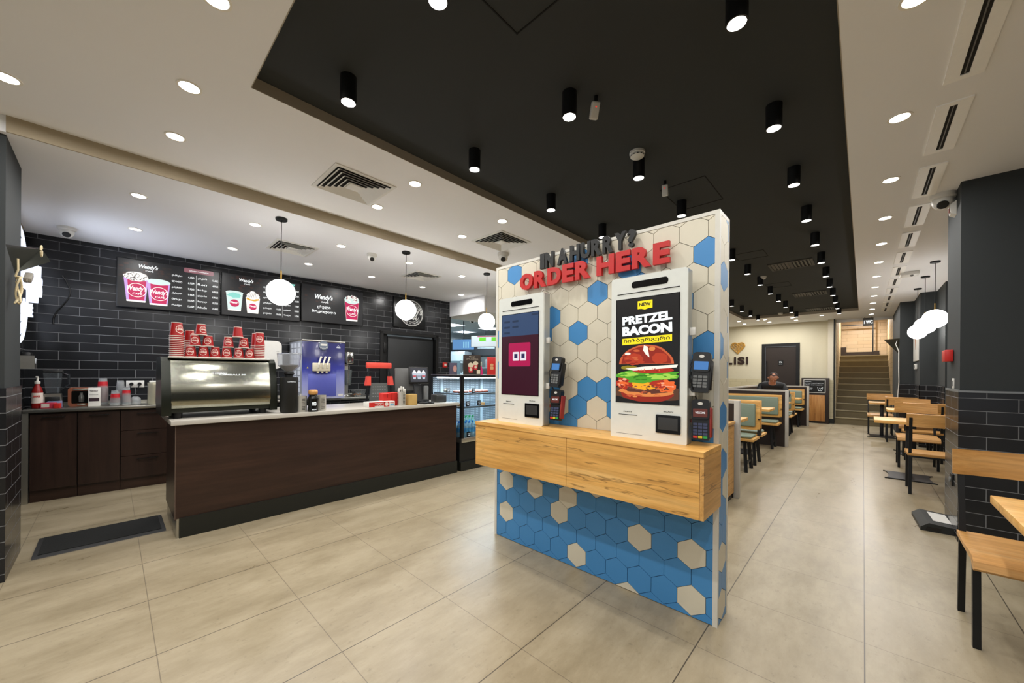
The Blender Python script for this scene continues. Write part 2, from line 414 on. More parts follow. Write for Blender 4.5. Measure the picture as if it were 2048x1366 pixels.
# left wall with the lit sign and pillar
mb = MB(); mb.box(-7.2, -4.47, -0.75, -0.63, 0, H2); struct('wall_left', mb, [GREYW])
mb = MB(); mb.box(-6.3, -4.47, -0.632, -0.622, 2.62, H2); struct('trim_4', mb, BEIGE)
mb = MB(); mb.box(-6.35, -4.47, -0.63, -0.615, 0.9, 1.62); struct('wall_left_tiles', mb, tile_mat('black_tile_left', 0, du=0.1, dv=0.03))
mb = MB(); mb.box(-4.47, -3.895, -1.3, -0.455, 1.205, H1 + 0.05); struct('wall_left_pillar', mb, GREYW)
mb = MB(); mb.box(-4.475, -3.885, -1.31, -0.447, 0, 1.205)
o = struct('wall_left_pillar_tiles', mb, [TILE_PX, TILE_PY])
for p in o.data.polygons:
    if abs(p.normal.x) > 0.5: p.material_index = 1
# right pillar and the wall to its right
mb = MB(); mb.box(0.565, 3.2, 4.64, 5.27, 1.2, H1 + 0.05); struct('wall_right_pillar', mb, GREYW)
mb = MB(); mb.box(0.557, 3.2, 4.63, 5.275, 0, 1.2)
o = struct('wall_right_pillar_tiles', mb, [TILE_PX, TILE_PY])
for p in o.data.polygons:
    if abs(p.normal.x) > 0.5: p.material_index = 1
mb = MB(); mb.box(0.555, 0.562, 4.625, 5.27, 1.195, 1.215); mb.box(0.555, 3.2, 4.622, 4.63, 1.195, 1.21); struct('trim_5', mb, mat('tile_edge', '#8e9294', 0.4, metal=0.6))
# right wall: stepped charcoal pilasters, tall window between them
mb = MB()
mb.box(2.3, 3.2, 5.27, 9.25, 0, H1 + 0.05)
mb.box(1.5, 3.2, 9.25, 9.35, 0, H1 + .05)
mb.box(0.98, 3.2, 9.35, 10.30, 0, H1 + 0.05); mb.box(0.77, 3.2, 10.30, 11.36, 0, H1 + 0.05)
mb.box(0.56, 3.2, 11.36, 13.9, 0, H1 + 0.05)
struct('wall_right', mb, GREYW)
mb = MB(); mb.box(0.762, 1.0, 10.292, 10.30, 0, 1.16); mb.box(0.762, 0.77, 10.292, 11.36, 0, 1.16); mb.box(0.552, 0.77, 11.352, 11.36, 0, 1.16); mb.box(0.972, 0.98, 9.35, 10.292, 0, 1.16)
o = struct('wall_right_tiles', mb, [TILE_PX, TILE_PY])
for p in o.data.polygons:
    if abs(p.normal.x) > 0.5: p.material_index = 1
w = thing('window_1', 'tall dark framed window between the right pilasters', 'window'); w['kind'] = 'structure'
mb = MB(); mb.box(1.0, 1.06, 9.2, 9.26, 0, 2.75); mb.box(1.44, 1.5, 9.2, 9.26, 0, 2.75); mb.box(1.06, 1.44, 9.2, 9.26, 2.68, 2.75); obj('frame', mb, STEEL, w)
mb = MB(); mb.box(1.06, 1.44, 9.225, 9.235, 0, 2.68); obj('pane', mb, mat('dark_window_glass', '#20262b', 0.08), w)
# right of camera, far side wall (out of frame) closes the room
mb = MB(); mb.box(3.0, 3.2, -6.5, 4.63, 0, H1 + .05); struct('wall_right_front', mb, GREYW)
# end wall with door, stair opening to its right
mb = MB(); mb.box(-3.6, -2.30, 13.82, 13.95, 0, H1 + 0.02); mb.box(-1.36, -0.56, 13.82, 13.95, 0, H1 + 0.02); mb.box(-2.30, -1.36, 13.82, 13.95, 2.28, H1 + 0.02)
struct('wall_end', mb, CREAMW)
mb = MB(); mb.box(-3.6, -2.30, 13.81, 13.82, 0, 1.2); mb.box(-1.36, -0.72, 13.81, 13.82, 0, 1.2); struct('wall_end_tiles', mb, CTILE_X)
mb = MB(); mb.box(-0.72, -0.60, 13.60, 13.82, 0, H1 + 0.01); struct('wall_end_pilaster', mb, mat('white_pilaster', '#d3cab6', 0.8))
mb = MB(); mb.box(-0.725, -0.595, 13.592, 13.6, 0, 1.2); struct('wall_end_pilaster_tiles', mb, CTILE_X)
mb = MB(); mb.box(-0.73, -0.59, 13.585, 13.83, 0, 0.13); struct('baseboard_end', mb, BASEB)
mb = MB(); mb.box(-0.60, -0.575, 13.595, 13.64, 0.0, H1); struct('trim_6', mb, BLACK)
mb = MB(); mb.box(-3.75, -3.6, 6.7, 13.95, 0, H1 + 0.02); struct('wall_corridor_left', mb, CREAMW)
d = thing('door_2', 'dark brown restroom door in the cream end wall', 'door', (-1.83, 13.83, 0)); d['kind'] = 'structure'
mb = MB(); mb.box(-.47, -.38, -.035, .02, 0, 2.28); mb.box(.38, .47, -.035, .02, 0, 2.28); mb.box(-.38, .38, -.035, .02, 2.19, 2.28); obj('door_frame', mb, BLACK, d)
mb = MB(); mb.box(-.375, .375, 0.0, .05, 0.01, 2.185); obj('door_leaf', mb, mat('dark_brown_door', '#2a211c', 0.5), d)
mb = MB(); mb.box(-.35, -.335, -.045, -.03, 1.1, 1.75); mb.box(-.35, -.335, -.045, 0, 1.1, 1.13); mb.box(-.35, -.335, -.045, 0, 1.72, 1.75); obj('door_handle', mb, BLACKM, d)
s = obj('restroom_sign', MB().box(-.05, .07, -.012, 0, 1.62, 1.78), BLACK, d)
obj('sign_symbols', MB().text('Ձև', .01, 1.72, .07, .045, -.013, .001, bold=.02).text('ტუალეტი', .01, 1.66, .08, .018, -.013, .001, bold=.02), W_E, s)
# stairs
STAIR = mat('stair_stone', '#6d6146', 0.6, var=0.12, nscale=7)
NOSE = mat('stair_nosing', '#9a8d6c', 0.5)
mb = MB()
for k in range(11):
    y = 13.65 + 0.28 * k
    mb.box(-0.57, 0.57, y, 17.6 if k == 10 else y + 0.28, 0, 0.18 * (k + 1), 0); mb.box(-0.57, 0.57, y - 0.012, y + 0.03, 0.18 * (k + 1) - 0.022, 0.18 * (k + 1) + 0.001, 1)
struct('floor_stairs', mb, [STAIR, NOSE])
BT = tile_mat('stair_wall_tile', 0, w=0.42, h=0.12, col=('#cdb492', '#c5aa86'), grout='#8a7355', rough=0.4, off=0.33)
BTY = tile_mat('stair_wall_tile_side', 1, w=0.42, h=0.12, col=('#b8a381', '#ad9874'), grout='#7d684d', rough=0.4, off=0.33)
mb = MB(); mb.box(-0.72, 0.9, 17.6, 17.7, 0, 3.3); struct('wall_stairs_back', mb, BT)
mb = MB(); mb.box(-0.64, -0.56, 13.95, 17.7, 0, 3.3); mb.box(0.56, 0.66, 13.9, 17.7, 0, 3.3); mb.box(-0.64, -0.5755, 13.82, 13.95, 0, H1); struct('wall_stairs_side', mb, BTY)
mb = MB(); mb.box(-0.555, 0.25, 17.1, 17.6, 1.981, 2.12); mb.box(-0.555, -0.42, 16.9, 17.1, 1.981, 2.28); mb.box(0.25, 0.38, 16.9, 17.6, 1.981, 2.14); struct('trim_7', mb, mat('dark_brown_stone', '#2c2018', 0.5))
mb = MB(); mb.box(0.215, 0.245, 17.2, 17.23, 2.12, 3.29); mb.box(-0.555, 0.215, 17.2, 17.23, 3.02, 3.05); struct('trim_8', mb, BLACK)
mb = MB(); mb.box(-0.57, 0.57, 13.9, 13.96, H1 - 0.07, H1 + 0.4); struct('trim_9', mb, WHITE)
# kitchen shell seen through the opening
KW = mat('kitchen_wall', '#b9c3c6', 0.45)
mb = MB(); mb.box(-11, -3.5, 9.9, 10, 0, 2.78); mb.box(-11, -10.9, 4.9, 10, 0, 2.78); mb.box(-11, -6.45, 4.85, 4.95, 0, 2.78); struct('wall_kitchen', mb, KW)
mb = MB(); mb.box(-11, -5.19, 6.5, 10, 2.72, 2.78); mb.box(-11, -6.42, 4.77, 6.5, 2.72, 2.78); mb.box(-5.19, -3.5, 6.7, 10, 2.72, 2.78); mb.box(-7.2, -11, -.63, 4.85, 2.78, 2.9); struct('ceiling', mb, mat('kitchen_ceiling', '#a7b0b2', 0.8), label='grey kitchen ceiling beyond the opening')
mb = MB(); mb.box(-3.75, -3.5, 6.7, 10.0, 0, 2.78); struct('wall_kitchen_right', mb, KW)
# ------------------------------------------------------------------ hexagon tiled kiosk tower
TX0, TX1, TY0, TY1, TH = -2.205, -0.55, 2.165, 2.345, 2.185
HC = mat('hex_tile_cream', '#d9d2bd', 0.42, var=0.02); HB = mat('hex_tile_blue', '#478cc6', 0.38, var=0.05, nscale=4)
GROUT = mat('hex_grout', '#332d25', 0.9); TRIMW = mat('tower_trim', '#d8d5ca', 0.4)
t = thing('kiosk_tower', 'freestanding wall of cream and blue hexagon tiles carrying the order kiosks', 'tiled wall', (-1.38, 2.25, 0))
OFF = Vector((1.38, -2.25, 0))
def TM():
    m = MB(); m.T = Matrix.Translation(OFF); return m
obj('core', TM().box(TX0 + .006, TX1 - .006, TY0 + .006, TY1 - .006, 0, TH - .004), GROUT, t)
UP = {(-2, -5), (-2, -1), (0, 0), (-1, 1), (-1, 4), (1, -3), (2, -3), (2, -1), (2, -6), (4, -6), (5, -1), (5, 0), (6, -1), (6, 1), (7, -3), (7, -2), (5, -3), (1, 3), (3, 4), (4, 4), (7, 4), (7, 3), (4, 3), (7, -5), (0, 2), (3, 1)}
LO = {(11, -6), (11, -4), (11, -2), (10, 0), (13, -6), (12, -2), (10, 2), (12, 2), (14, -1), (12, 4), (15, 1), (14, 4)}
def hexes(m, pl, d0, d1, u0, u1, col, ub=-1.268, S=1):
    W_, Rw, s = 0.1475, 0.1255, 0.0837
    for r in range(-4, 17):
        zc = 1.848 - Rw * r
        for k in range(-16, 16):
            xc = ub + W_ * k + (W_ / 2 if r % 2 else 0); hw = W_ / 2 - 0.0014; hs = s - 0.0016
            poly = [(xc, zc + hs), (xc - hw, zc + hs / 2), (xc - hw, zc - hs / 2), (xc, zc - hs), (xc + hw, zc - hs / 2), (xc + hw, zc + hs / 2)]
            poly = clip(poly, u0, u1, 0.004, TH - 0.022)
            if poly: m.prism(poly, pl, d0, d1, col(r, k))
def colf(r, k):
    if r <= 8: return 1 if (r, k) in UP else 0
    return 0 if (r, k) in LO else 1
m = TM(); hexes(m, 'xz', TY0 - .002, TY0 + .01, TX0 + .018, TX1 - .02, colf)
hexes(m, 'xz', TY1 - .01, TY1 + .002, TX0 + .018, TX1 - .02, lambda r, k: colf(r, -k - 2))
sd = {(-2, 1), (0, 0), (4, 1), (6, 0), (-3, 0), (2, 1), (7, 1), (3, -1)}; sl = {(10, 1), (12, 0), (13, 1), (9, 0), (14, 0)}
sf = lambda r, k: (1 if (r, k) in sd else 0) if r <= 7 else (0 if (r, k) in sl else 1)
hexes(m, 'yz', TX1 - .01, TX1 + .002, TY0 + .018, TY1 - .018, sf, ub=2.245)
hexes(m, 'yz', TX0 - .002, TX0 + .01, TY0 + .018, TY1 - .018, sf, ub=2.245)
obj('hexagon_tiles', m, [HC, HB], t)
m = TM()
for x in (TX0, TX1 - .018):
    for y in (TY0 - .004, TY1 - .014): m.box(x - .003, x + .021, y - .001, y + .019, 0, TH - .001)
m.box(TX0 - .002, TX1 + .002, TY0 - .004, TY0 + .012, TH - .02, TH); m.box(TX0 - .002, TX1 + .002, TY1 - .012, TY1 + .004, TH - .02, TH)
m.box(TX0 - .002, TX0 + .016, TY0, TY1, TH - .02, TH); m.box(TX1 - .016, TX1 + .002, TY0, TY1, TH - .02, TH)
obj('corner_trim', m, TRIMW, t)
# lettering on the tower: each letter stands off the tiles
LB = mat('letters_black', '#171715', 0.45); LR = mat('letters_red', '#bf1a17', 0.38)
def letters(words, x0, x1, z0, z1, m_, sl, nm, lab, grp):
    root = thing(nm, lab, 'sign lettering', (x0, TY0, z0))
    tot = sum(w for c, w in words); x = 0; L = x1 - x0
    for ch, w in words:
        ww = w / tot * L
        if ch != ' ':
            xc = x + ww / 2; zb = sl * (xc / L)
            h = z1 - z0
            mm = MB(); mm.text(ch, xc, zb + h / 2, ww * 0.90, h, -.038, .011, bold=.055); obj('letter', mm, m_, root)
            obj('standoff_pin', MB().rod((xc, -.03, zb + h * .7), (xc, -.001, zb + h * .7), .004), STEEL, root)
        x += ww
letters([('I', .55), ('N', 1), (' ', .3), ('A', 1.15), (' ', .15), ('H', 1.05), ('U', 1), ('R', 1), ('R', 1), ('Y', 1.05), ('?', .75)], -1.715, -0.985, 2.075, 2.183, LB, 0.005, 'slogan_letters', 'small dark letters IN A HURRY? along the top of the hexagon wall', None)
letters([('O', 1.15), ('R', 1.0), ('D', 1.08), ('E', .85), ('R', 1.05), (' ', .28), ('H', 1.12), ('E', .85), ('R', 1.05), ('E', .85)], -1.915, -0.785, 1.945, 2.068, LR, 0.0, 'slogan_letters', 'large red letters ORDER HERE on the hexagon wall', None)
# oak shelf box
s = thing('oak_shelf', 'long oak box shelf mounted on the hexagon wall under the kiosks', 'shelf', (-1.325, 2.0, 0.64))
SX0, SX1, SY0 = -2.125, -0.535, 1.875
m = MB(); m.T = Matrix.Translation((1.325, -2.0, -0.64)); m.box(SX0, SX1, SY0 - .006, TY0 - .004, .935, .96); obj('top_board', m, OAK_X, s)
m = MB(); m.T = Matrix.Translation((1.325, -2.0, -0.64)); m.box(SX0 + .004, -1.305, SY0, SY0 + .018, .64, .934); obj('front_panel', m, OAK_X, s)
m = MB(); m.T = Matrix.Translation((1.325, -2.0, -0.64)); m.box(-1.302, SX1 - .02, SY0, SY0 + .018, .64, .934); obj('front_panel', m, OAK_X, s)
m = MB(); m.T = Matrix.Translation((1.325, -2.0, -0.64)); m.box(SX1 - .018, SX1, SY0, TY0 - .004, .64, .934); obj('end_panel', m, OAK_Y, s)
m = MB(); m.T = Matrix.Translation((1.325, -2.0, -0.64)); m.box(SX0, SX0 + .004, SY0, TY0 - .004, .64, .934); m.box(SX0 + .004, SX1 - .018, SY0 + .018, TY0 - .004, .64, .655); obj('carcass', m, PLY, s)
# kiosks
KM = mat('kiosk_silver', '#e3e6df', 0.28, metal=0.0, coat=0.3); KS = mat('kiosk_side', '#b5b8b6', 0.35, metal=0.6)
SCB = mat('screen_black', '#0b0b0c', 0.12)
def E(n, c, s=0.9): return mat(n, c, 0.3, emit=s)
def blob(cx, cz, rx, rz, seed=0, wob=0.08, n=40, a0=0, a1=2 * PI):
    rr = random.Random(seed); ph = [rr.uniform(0, 6.28) for _ in range(5)]; o = []
    for i in range(n):
        a = a0 + (a1 - a0) * i / (n if abs(a1 - a0 - 2 * PI) < 1e-6 else n - 1)
        w = 1 + wob * sum(math.sin((j + 2) * a * 1.7 + ph[j]) for j in range(5)) / 2
        o.append((cx + rx * math.cos(a) * w, cz + rz * math.sin(a) * w))
    return o
def kiosk(loc, label, W_, Hh):
    k = thing('order_kiosk', label, 'kiosk', loc)
    y0 = -.075
    obj('body', MB().prism(rrect(0, W_, 0, Hh, .012), 'xz', y0 + .012, -.004), KS, k)
    obj('face_plate', MB().prism(rrect(0, W_, 0, Hh, .014), 'xz', y0, y0 + .012), KM, k)
    obj('camera_window', MB().prism(rrect(W_ * .29, W_ * .77, Hh * .925, Hh * .965, .016), 'xz', y0 - .002, y0 + .003), SCB, k)
    obj('light_strip', MB().box(W_ * .09, W_ * .91, y0 - .002, y0 + .003, Hh * .895, Hh * .899), SCB, k)
    obj('printer_slot', MB().box(W_ * .12, W_ * .38, y0 - .0015, y0 + .003, Hh * .148, Hh * .151).text('PRINT', W_ * .25, Hh * .168, .05, .006, y0 - .001, .0005), SCB, k)
    obj('flap_outline', MB().box(W_ * .09, W_ * .45, y0 - .0006, y0 + .003, Hh * .03, Hh * .032), GREYP, k)
    sc = obj('scanner_window', MB().prism(rrect(W_ * .63, W_ * .93, Hh * .06, Hh * .165, .004), 'xz', y0 - .006, y0 + .003).text('SCAN', W_ * .78, Hh * .185, .05, .006, y0 - .001, .0005), SCB, k)
    obj('scanner_lens', MB().box(W_ * .66, W_ * .90, y0 - .007, y0 - .005, Hh * .08, Hh * .15), mat('lens_grey', '#3a3b3b', 0.1), sc)
    for zz in (.62, .28): obj('mounting_clip', MB().box(W_, W_ + .028, y0 + .03, y0 + .045, Hh * zz, Hh * zz + .04, r=.003), WHITEP, k)
    return k, y0
KW_, KH_ = 0.425, 0.905
k1, y0 = kiosk((-2.01, 2.075, 0.96), 'left order kiosk showing a dark maroon start screen', KW_, KH_ + .01)
s0, s1, z0, z1 = KW_ * .085, KW_ * .905, KH_ * .23, KH_ * .87
SW = s1 - s0; SH = z1 - z0
scr = obj('screen', MB().box(s0 - .004, s1 + .004, y0 - .003, y0 + .002, z0 - .004, z1 + .004), SCB, k1)
m = MB(); Y = y0 - .0034
m.flat([(s0, z0), (s1, z0), (s1, z0 + SH * .73), (s0, z0 + SH * .73)], 'xz', Y, 0)
m.flat([(s0, z0 + SH * .73), (s1, z0 + SH * .73), (s1, z1), (s0, z1)], 'xz', Y, 1)
m.flat(rrect(s0 + SW * .2, s0 + SW * .8, z0 + SH * .35, z0 + SH * .64, .012), 'xz', Y - .0003, 2)
for a in (.32, .52): m.flat(rrect(s0 + SW * a, s0 + SW * (a + .17), z0 + SH * .42, z0 + SH * .53, .006), 'xz', Y - .0006, 3); m.flat([(s0 + SW * (a + .04), z0 + SH * .45), (s0 + SW * (a + .13), z0 + SH * .45), (s0 + SW * (a + .13), z0 + SH * .505), (s0 + SW * (a + .04), z0 + SH * .505)], 'xz', Y - .0009, 4)
for i, (a, b) in enumerate(((.06, .9), (.3, .9), (.06, .83), (.3, .83), (.06, .76), (.82, .96))): m.flat(rrect(s0 + SW * a, s0 + SW * (a + .17), z0 + SH * b, z0 + SH * (b + .025), .003), 'xz', Y - .0004, 5)
obj('screen_picture', m, [E('maroon_px', '#36101f', .9), E('slate_px', '#33486a', .8), E('magenta_px', '#a8174c', .9), E('white_px', '#ded7e0', .9), E('navy_px', '#2a2450', .9), E('slate_px2', '#22324c', .8)], scr)
k2, y0 = kiosk((-1.078, 2.075, 0.955), 'right order kiosk advertising a PRETZEL BACON burger', KW_, KH_ + .01)
scr = obj('screen', MB().box(s0 - .004, s1 + .004, y0 - .003, y0 + .002, z0 - .004, z1 + .004), SCB, k2)
def U(a): return s0 + SW * a
def V(b): return z0 + SH * b
m = MB(); Y = y0 - .0034
m.flat([(s0, z0), (s1, z0), (s1, z1), (s0, z1)], 'xz', Y, 0)
ads = []
ads.append(('yellow', rrect(U(.36), U(.6), V(.895), V(.97), .001), 1)); ads.append(('flagcut', [(U(.36), V(.905)), (U(.48), V(.885)), (U(.6), V(.905))], 1))
ads.append(('bar', [(U(.1), V(.555)), (U(.9), V(.572)), (U(.9), V(.635)), (U(.1), V(.618))], 1))
# burger: crown bun, onion, tomato, lettuce, bacon, cheese, patty, heel bun
cl = lambda p: clip(p, s0, s1, z0, z1)
L = [('smoke', blob(U(.5), V(.1), SW * .6, SH * .08, 3), 13), ('heel', blob(U(.5), V(.085), SW * .42, SH * .075, 4, .02), 3), ('heel2', blob(U(.5), V(.11), SW * .44, SH * .05, 5, .03), 4),
     ('patty', blob(U(.52), V(.135), SW * .38, SH * .045, 9, .07), 5), ('patty2', blob(U(.45), V(.145), SW * .2, SH * .022, 19, .1), 14), ('cheese', [(U(.2), V(.155)), (U(.5), V(.12)), (U(.82), V(.16)), (U(.8), V(.195)), (U(.25), V(.2))], 6),
     ('bacL', blob(U(.14), V(.185), SW * .15, SH * .06, 11, .12), 7), ('bacR', blob(U(.8), V(.165), SW * .17, SH * .055, 12, .12), 8), ('bacR2', blob(U(.66), V(.2), SW * .12, SH * .035, 15, .12), 7), ('bacL2', blob(U(.1), V(.17), SW * .07, SH * .03, 25, .12), 8),
     ('let', blob(U(.5), V(.262), SW * .52, SH * .048, 21, .1), 9), ('let2', blob(U(.42), V(.225), SW * .22, SH * .04, 22, .14), 9), ('let3', blob(U(.75), V(.25), SW * .2, SH * .025, 23, .16), 10), ('let4', blob(U(.22), V(.27), SW * .16, SH * .02, 24, .15), 10),
     ('tom', blob(U(.6), V(.31), SW * .33, SH * .03, 31, .02), 7), ('pick', blob(U(.22), V(.335), SW * .14, SH * .02, 32, .05), 11), ('on', [(U(.16), V(.325)), (U(.5), V(.345)), (U(.99), V(.36)), (U(.97), V(.335)), (U(.5), V(.312)), (U(.3), V(.305))], 12),
     ('bun', blob(U(.49), V(.365), SW * .44, SH * .185, 41, .008, 48, 0.02, PI - .02), 15), ('bunb', blob(U(.49), V(.37), SW * .40, SH * .165, 41, .008, 48, 0.02, PI - .02), 3),
     ('bunc', blob(U(.30), V(.415), SW * .16, SH * .055, 42, .05), 16), ('bund', blob(U(.72), V(.42), SW * .12, SH * .05, 43, .05), 16), ('split', [(U(.47), V(.545)), (U(.53), V(.53)), (U(.56), V(.43)), (U(.5), V(.46)), (U(.455), V(.5))], 12), ('shine', blob(U(.60), V(.51), SW * .05, SH * .02, 44, .03), 4), ('shine2', blob(U(.2), V(.47), SW * .05, SH * .012, 45, .03), 12)]
for i, (n, p, c) in enumerate(L): m.flat(cl(p), 'xz', Y - .0002 - .00012 * i, c)
rr = random.Random(11)
def specks(n, cx, cz, rx, rz, sx, sz, cols, base, wob=.15):
    for i in range(n):
        a, q = rr.uniform(0, 6.28), math.sqrt(rr.random())
        p = cl(blob(cx + rx * q * math.cos(a), cz + rz * q * math.sin(a), sx * rr.uniform(.5, 1.3), sz * rr.uniform(.5, 1.3), i, wob, 9))
        if p: m.flat(p, 'xz', Y - base - i * 1e-6, cols[i % len(cols)])
specks(34, U(.5), V(.14), SW * .34, SH * .03, SW * .022, SH * .007, (5, 14, 13), .0034)
specks(30, U(.5), V(.255), SW * .46, SH * .035, SW * .05, SH * .007, (10, 9, 17), .0034)
specks(16, U(.13), V(.185), SW * .1, SH * .04, SW * .03, SH * .008, (8, 3, 18), .0035)
specks(16, U(.8), V(.17), SW * .13, SH * .035, SW * .03, SH * .008, (8, 7, 18), .0035)
specks(16, U(.6), V(.31), SW * .25, SH * .015, SW * .012, SH * .004, (8, 3), .0034)
specks(12, U(.36), V(.43), SW * .26, SH * .07, SW * .05, SH * .010, (16, 3, 15), .0034)
specks(12, U(.45), V(.075), SW * .3, SH * .03, SW * .05, SH * .009, (4, 15), .0033)
for n, p, c in ads: m.flat(p, 'xz', Y - .0006, c)
m.text('NEW', U(.48), V(.935), SW * .19, SH * .032, Y - .0009, .0002, 0, bold=.04)
m.text('PRETZEL', U(.5), V(.80), SW * .80, SH * .082, Y - .0007, .0002, 2, bold=.05, rot=.04)
m.text('BACON', U(.5), V(.695), SW * .80, SH * .092, Y - .0007, .0002, 2, bold=.06, rot=.03)
m.text('ჩიზბურგერი', U(.5), V(.596), SW * .74, SH * .045, Y - .0009, .0002, 0, bold=.012, rot=.03)
obj('screen_picture', m, [E('ad_black', '#161413', .8), E('ad_yellow', '#f2dc1c', .95), E('ad_white', '#eef6f8', 1.0), E('bun_brown', '#8e2414', .9), E('bun_light', '#d98243', .9), E('patty_px', '#5d3022', .9), E('cheese_px', '#f3a51f', .95), E('bacon_px', '#a92a16', .9), E('bacon_px2', '#e0642c', .95), E('lettuce_px', '#4b9a25', .9), E('lettuce_px2', '#9bcb4a', .95), E('pickle_px', '#8a7b1c', .9), E('onion_px', '#efe9dc', .95), E('table_px', '#5a3a28', .8), E('patty_px2', '#8a5440', .9), E('bun_rim', '#c45a33', .9), E('bun_mid', '#b33a1e', .9), E('lettuce_dark', '#2f7415', .9), E('bacon_fat', '#eda07c', .95)], scr)
# card terminals hung beside each kiosk
TB = mat('terminal_black', '#151617', 0.35)
def terminal(loc, tilt, label, kind, rz=0.0):
    T = thing('card_terminal', label, 'card terminal', loc, rz)
    R = Matrix.Rotation(tilt, 4, 'X') @ Matrix.Rotation(.05 if kind == 'grey' else -.02, 4, 'Y')
    def mk():
        q = MB(); q.T = R; return q
    obj('body', mk().prism(rrect(-.042, .042, -.105, .02, .012), 'xz', -.0, .03).prism(rrect(-.042, .042, .0, .1, .018), 'xz', -.008, .03), TB, T)
    sc = obj('display', mk().prism(rrect(-.033, .033, .01, .052, .003), 'xz', -.011, -.007), E('lcd_' + kind, '#3f78b8' if kind == 'grey' else '#5b2a22', .8), T)
    if kind != 'grey': obj('display_text', mk().text('WELCOME', 0, .032, .045, .01, -.0115, .0003), W_E, sc)
    kp = mk()
    for i in range(3):
        for j in range(4): kp.prism(rrect(-.033 + i * .023, -.014 + i * .023, -.032 - j * .016, -.020 - j * .016, .002), 'xz', -.004, .001)
    obj('keypad', kp, GREYP if kind == 'grey' else mat('key_blue', '#38405e', 0.5), T)
    if kind != 'grey':
        for i, c in enumerate(('#c03028', '#c9b324', '#2c9a4a')): obj('function_key', mk().prism(rrect(-.033 + i * .023, -.014 + i * .023, -.096, -.084, .002), 'xz', -.004, .001), mat('fkey%d' % i, c, .5), T)
    obj('contactless_pad', mk().prism(circ(0, .078, .012, 20, .008), 'xz', -.0095, -.007), WHITEP, T)
    obj('cradle', mk().box(.036, .05, .0, .04, -.09, .06, r=.004).box(-.075, .0, .03, .036, -.02, .0), BLACK if kind == 'grey' else mat('terminal_red', '#8e2a22', .5), T)
    return T
terminal((-1.5, 2.03, 1.335), -.15, 'upper card terminal beside the left kiosk, blue display', 'grey', -.12)
terminal((-1.5, 2.03, 1.115), -.15, 'lower card terminal with coloured keys beside the left kiosk', 'red', -.05)
terminal((-0.600, 2.04, 1.335), -.12, 'upper card terminal beside the right kiosk, bright blue display', 'grey', .1)
terminal((-0.600, 2.04, 1.095), -.12, 'lower card terminal with coloured keys beside the right kiosk', 'red', .1)
for x, nm in ((-1.545, 'left'), (-0.645, 'right')):
    solo('cable', MB().tube([(x, 2.06, 1.40), (x - .01, 2.03, 1.33), (x + .01, 2.02, 1.26), (x + .02, 2.05, 1.2), (x + .015, 2.06, 1.12)], .0035), BLACK, 'thin black cable joining the two card terminals beside the %s kiosk' % nm, 'cable')
solo('wire_loop', MB().tube([(-1.6, 2.0, 1.878), (-1.61, 2.02, 1.90), (-1.595, 2.03, 1.893), (-1.58, 2.0, 1.878)], .0015), WHITEP, 'tiny loop of wire on top of the left kiosk', 'wire')
# ------------------------------------------------------------------ ceiling fixtures
def downlight(loc, label, group, proto=[None]):
    if proto[0] is None:
        t = thing('downlight', label, 'ceiling light', loc, 0, group)
        m = MB(); ring(m, 0, 0, .056, .045, 'xy', -.004, .001, n=32); obj('trim_ring', m, mat('downlight_ring', '#f0ece2', .5), t, smooth=50)
        obj('lens', MB().cyl(0, 0, -.002, .002, .045, seg=32), LAMPW, t)
        lamp(t, (0, 0, -.006), P_DOWN, .08)
        proto[0] = t; return t
    return dup(proto[0], loc, 0, label, group)
G1 = 'recessed downlights in the white ceiling'
def dl(x, y, z, label): downlight((x, y, z), 'round recessed downlight, ' + label, G1)
for i, y in enumerate((-1.15, .284, 1.706, 2.73)):
    dl(-2.71, y, H1, 'row beside the black recess, %s from camera' % ORD[i])
for i, y in enumerate((-.393, .282, 1.703, 2.728)):
    dl(-3.35, y, H1, 'row beside the counter ceiling step, %s from the left' % ORD[i])
dl(-1.986, .291, H1, 'nearest, in front of the black recess corner')
for i in range(13):
    dl(.155 - .001 * i, 2.257 + .985 * (i - 1) if i else 1.30, H1, 'right hand row beside the slot vents, %s from the camera' % ORD[i])
for i, (x, y) in enumerate(((-2.65, 12.5), (-2.65, 13.2), (-2.02, 12.53), (-2.02, 13.2), (-1.4, 12.56), (-1.39, 13.2), (-.79, 12.57))):
    dl(x, y, H1, 'at the far end before the cream wall, %s from the left' % ORD[i])
for j, y in enumerate((.29, -1.15, -2.6)):
    for i, x in enumerate((-1.28, -.57, .155, .87)): dl(x, y, H1, 'out of view above and behind the camera')
for i, y in enumerate((.148, .97, 1.811, 2.70, 3.60)): dl(-4.42, y, H2, 'lower counter ceiling, front row, %s from the left' % ORD[i])
for i, y in enumerate((.16, .978, 1.815, 2.71, 3.613, 4.46)): dl(-5.49, y, H2, 'lower counter ceiling, row near the tiled wall, %s from the left' % ORD[i])
# cylinder spots
def spot(loc, label, group, proto=[None]):
    if proto[0] is None:
        t = thing('cylinder_spotlight', label, 'ceiling light', loc, 0, group)
        m = MB(); m.lathe([(.0, 0), (.043, 0), (.043, -.14), (.036, -.14), (.034, -.128), (0, -.128)], seg=32, close=False); obj('housing', m, mat('spot_black', '#0c0c0c', .45), t, smooth=40)
        obj('lens', MB().cyl(0, 0, -.1355, -.128, .0355, seg=32), LAMPW, t)
        lamp(t, (0, 0, -.137), P_SPOT, .07, spread=170)
        proto[0] = t; return t
    return dup(proto[0], loc, 0, label, group)
G2 = 'black cylinder spotlights under the black ceiling'
for i in range(12): spot((-.398 - .0028 * i, 1.80 + .9195 * i, H3), 'black cylinder spotlight, right row on the black ceiling, %s from the camera' % ORD[i], G2)
for i in range(13): spot((-1.25, .885 + .9195 * i, H3), 'black cylinder spotlight, middle row on the black ceiling, %s from the camera' % ORD[i], G2)
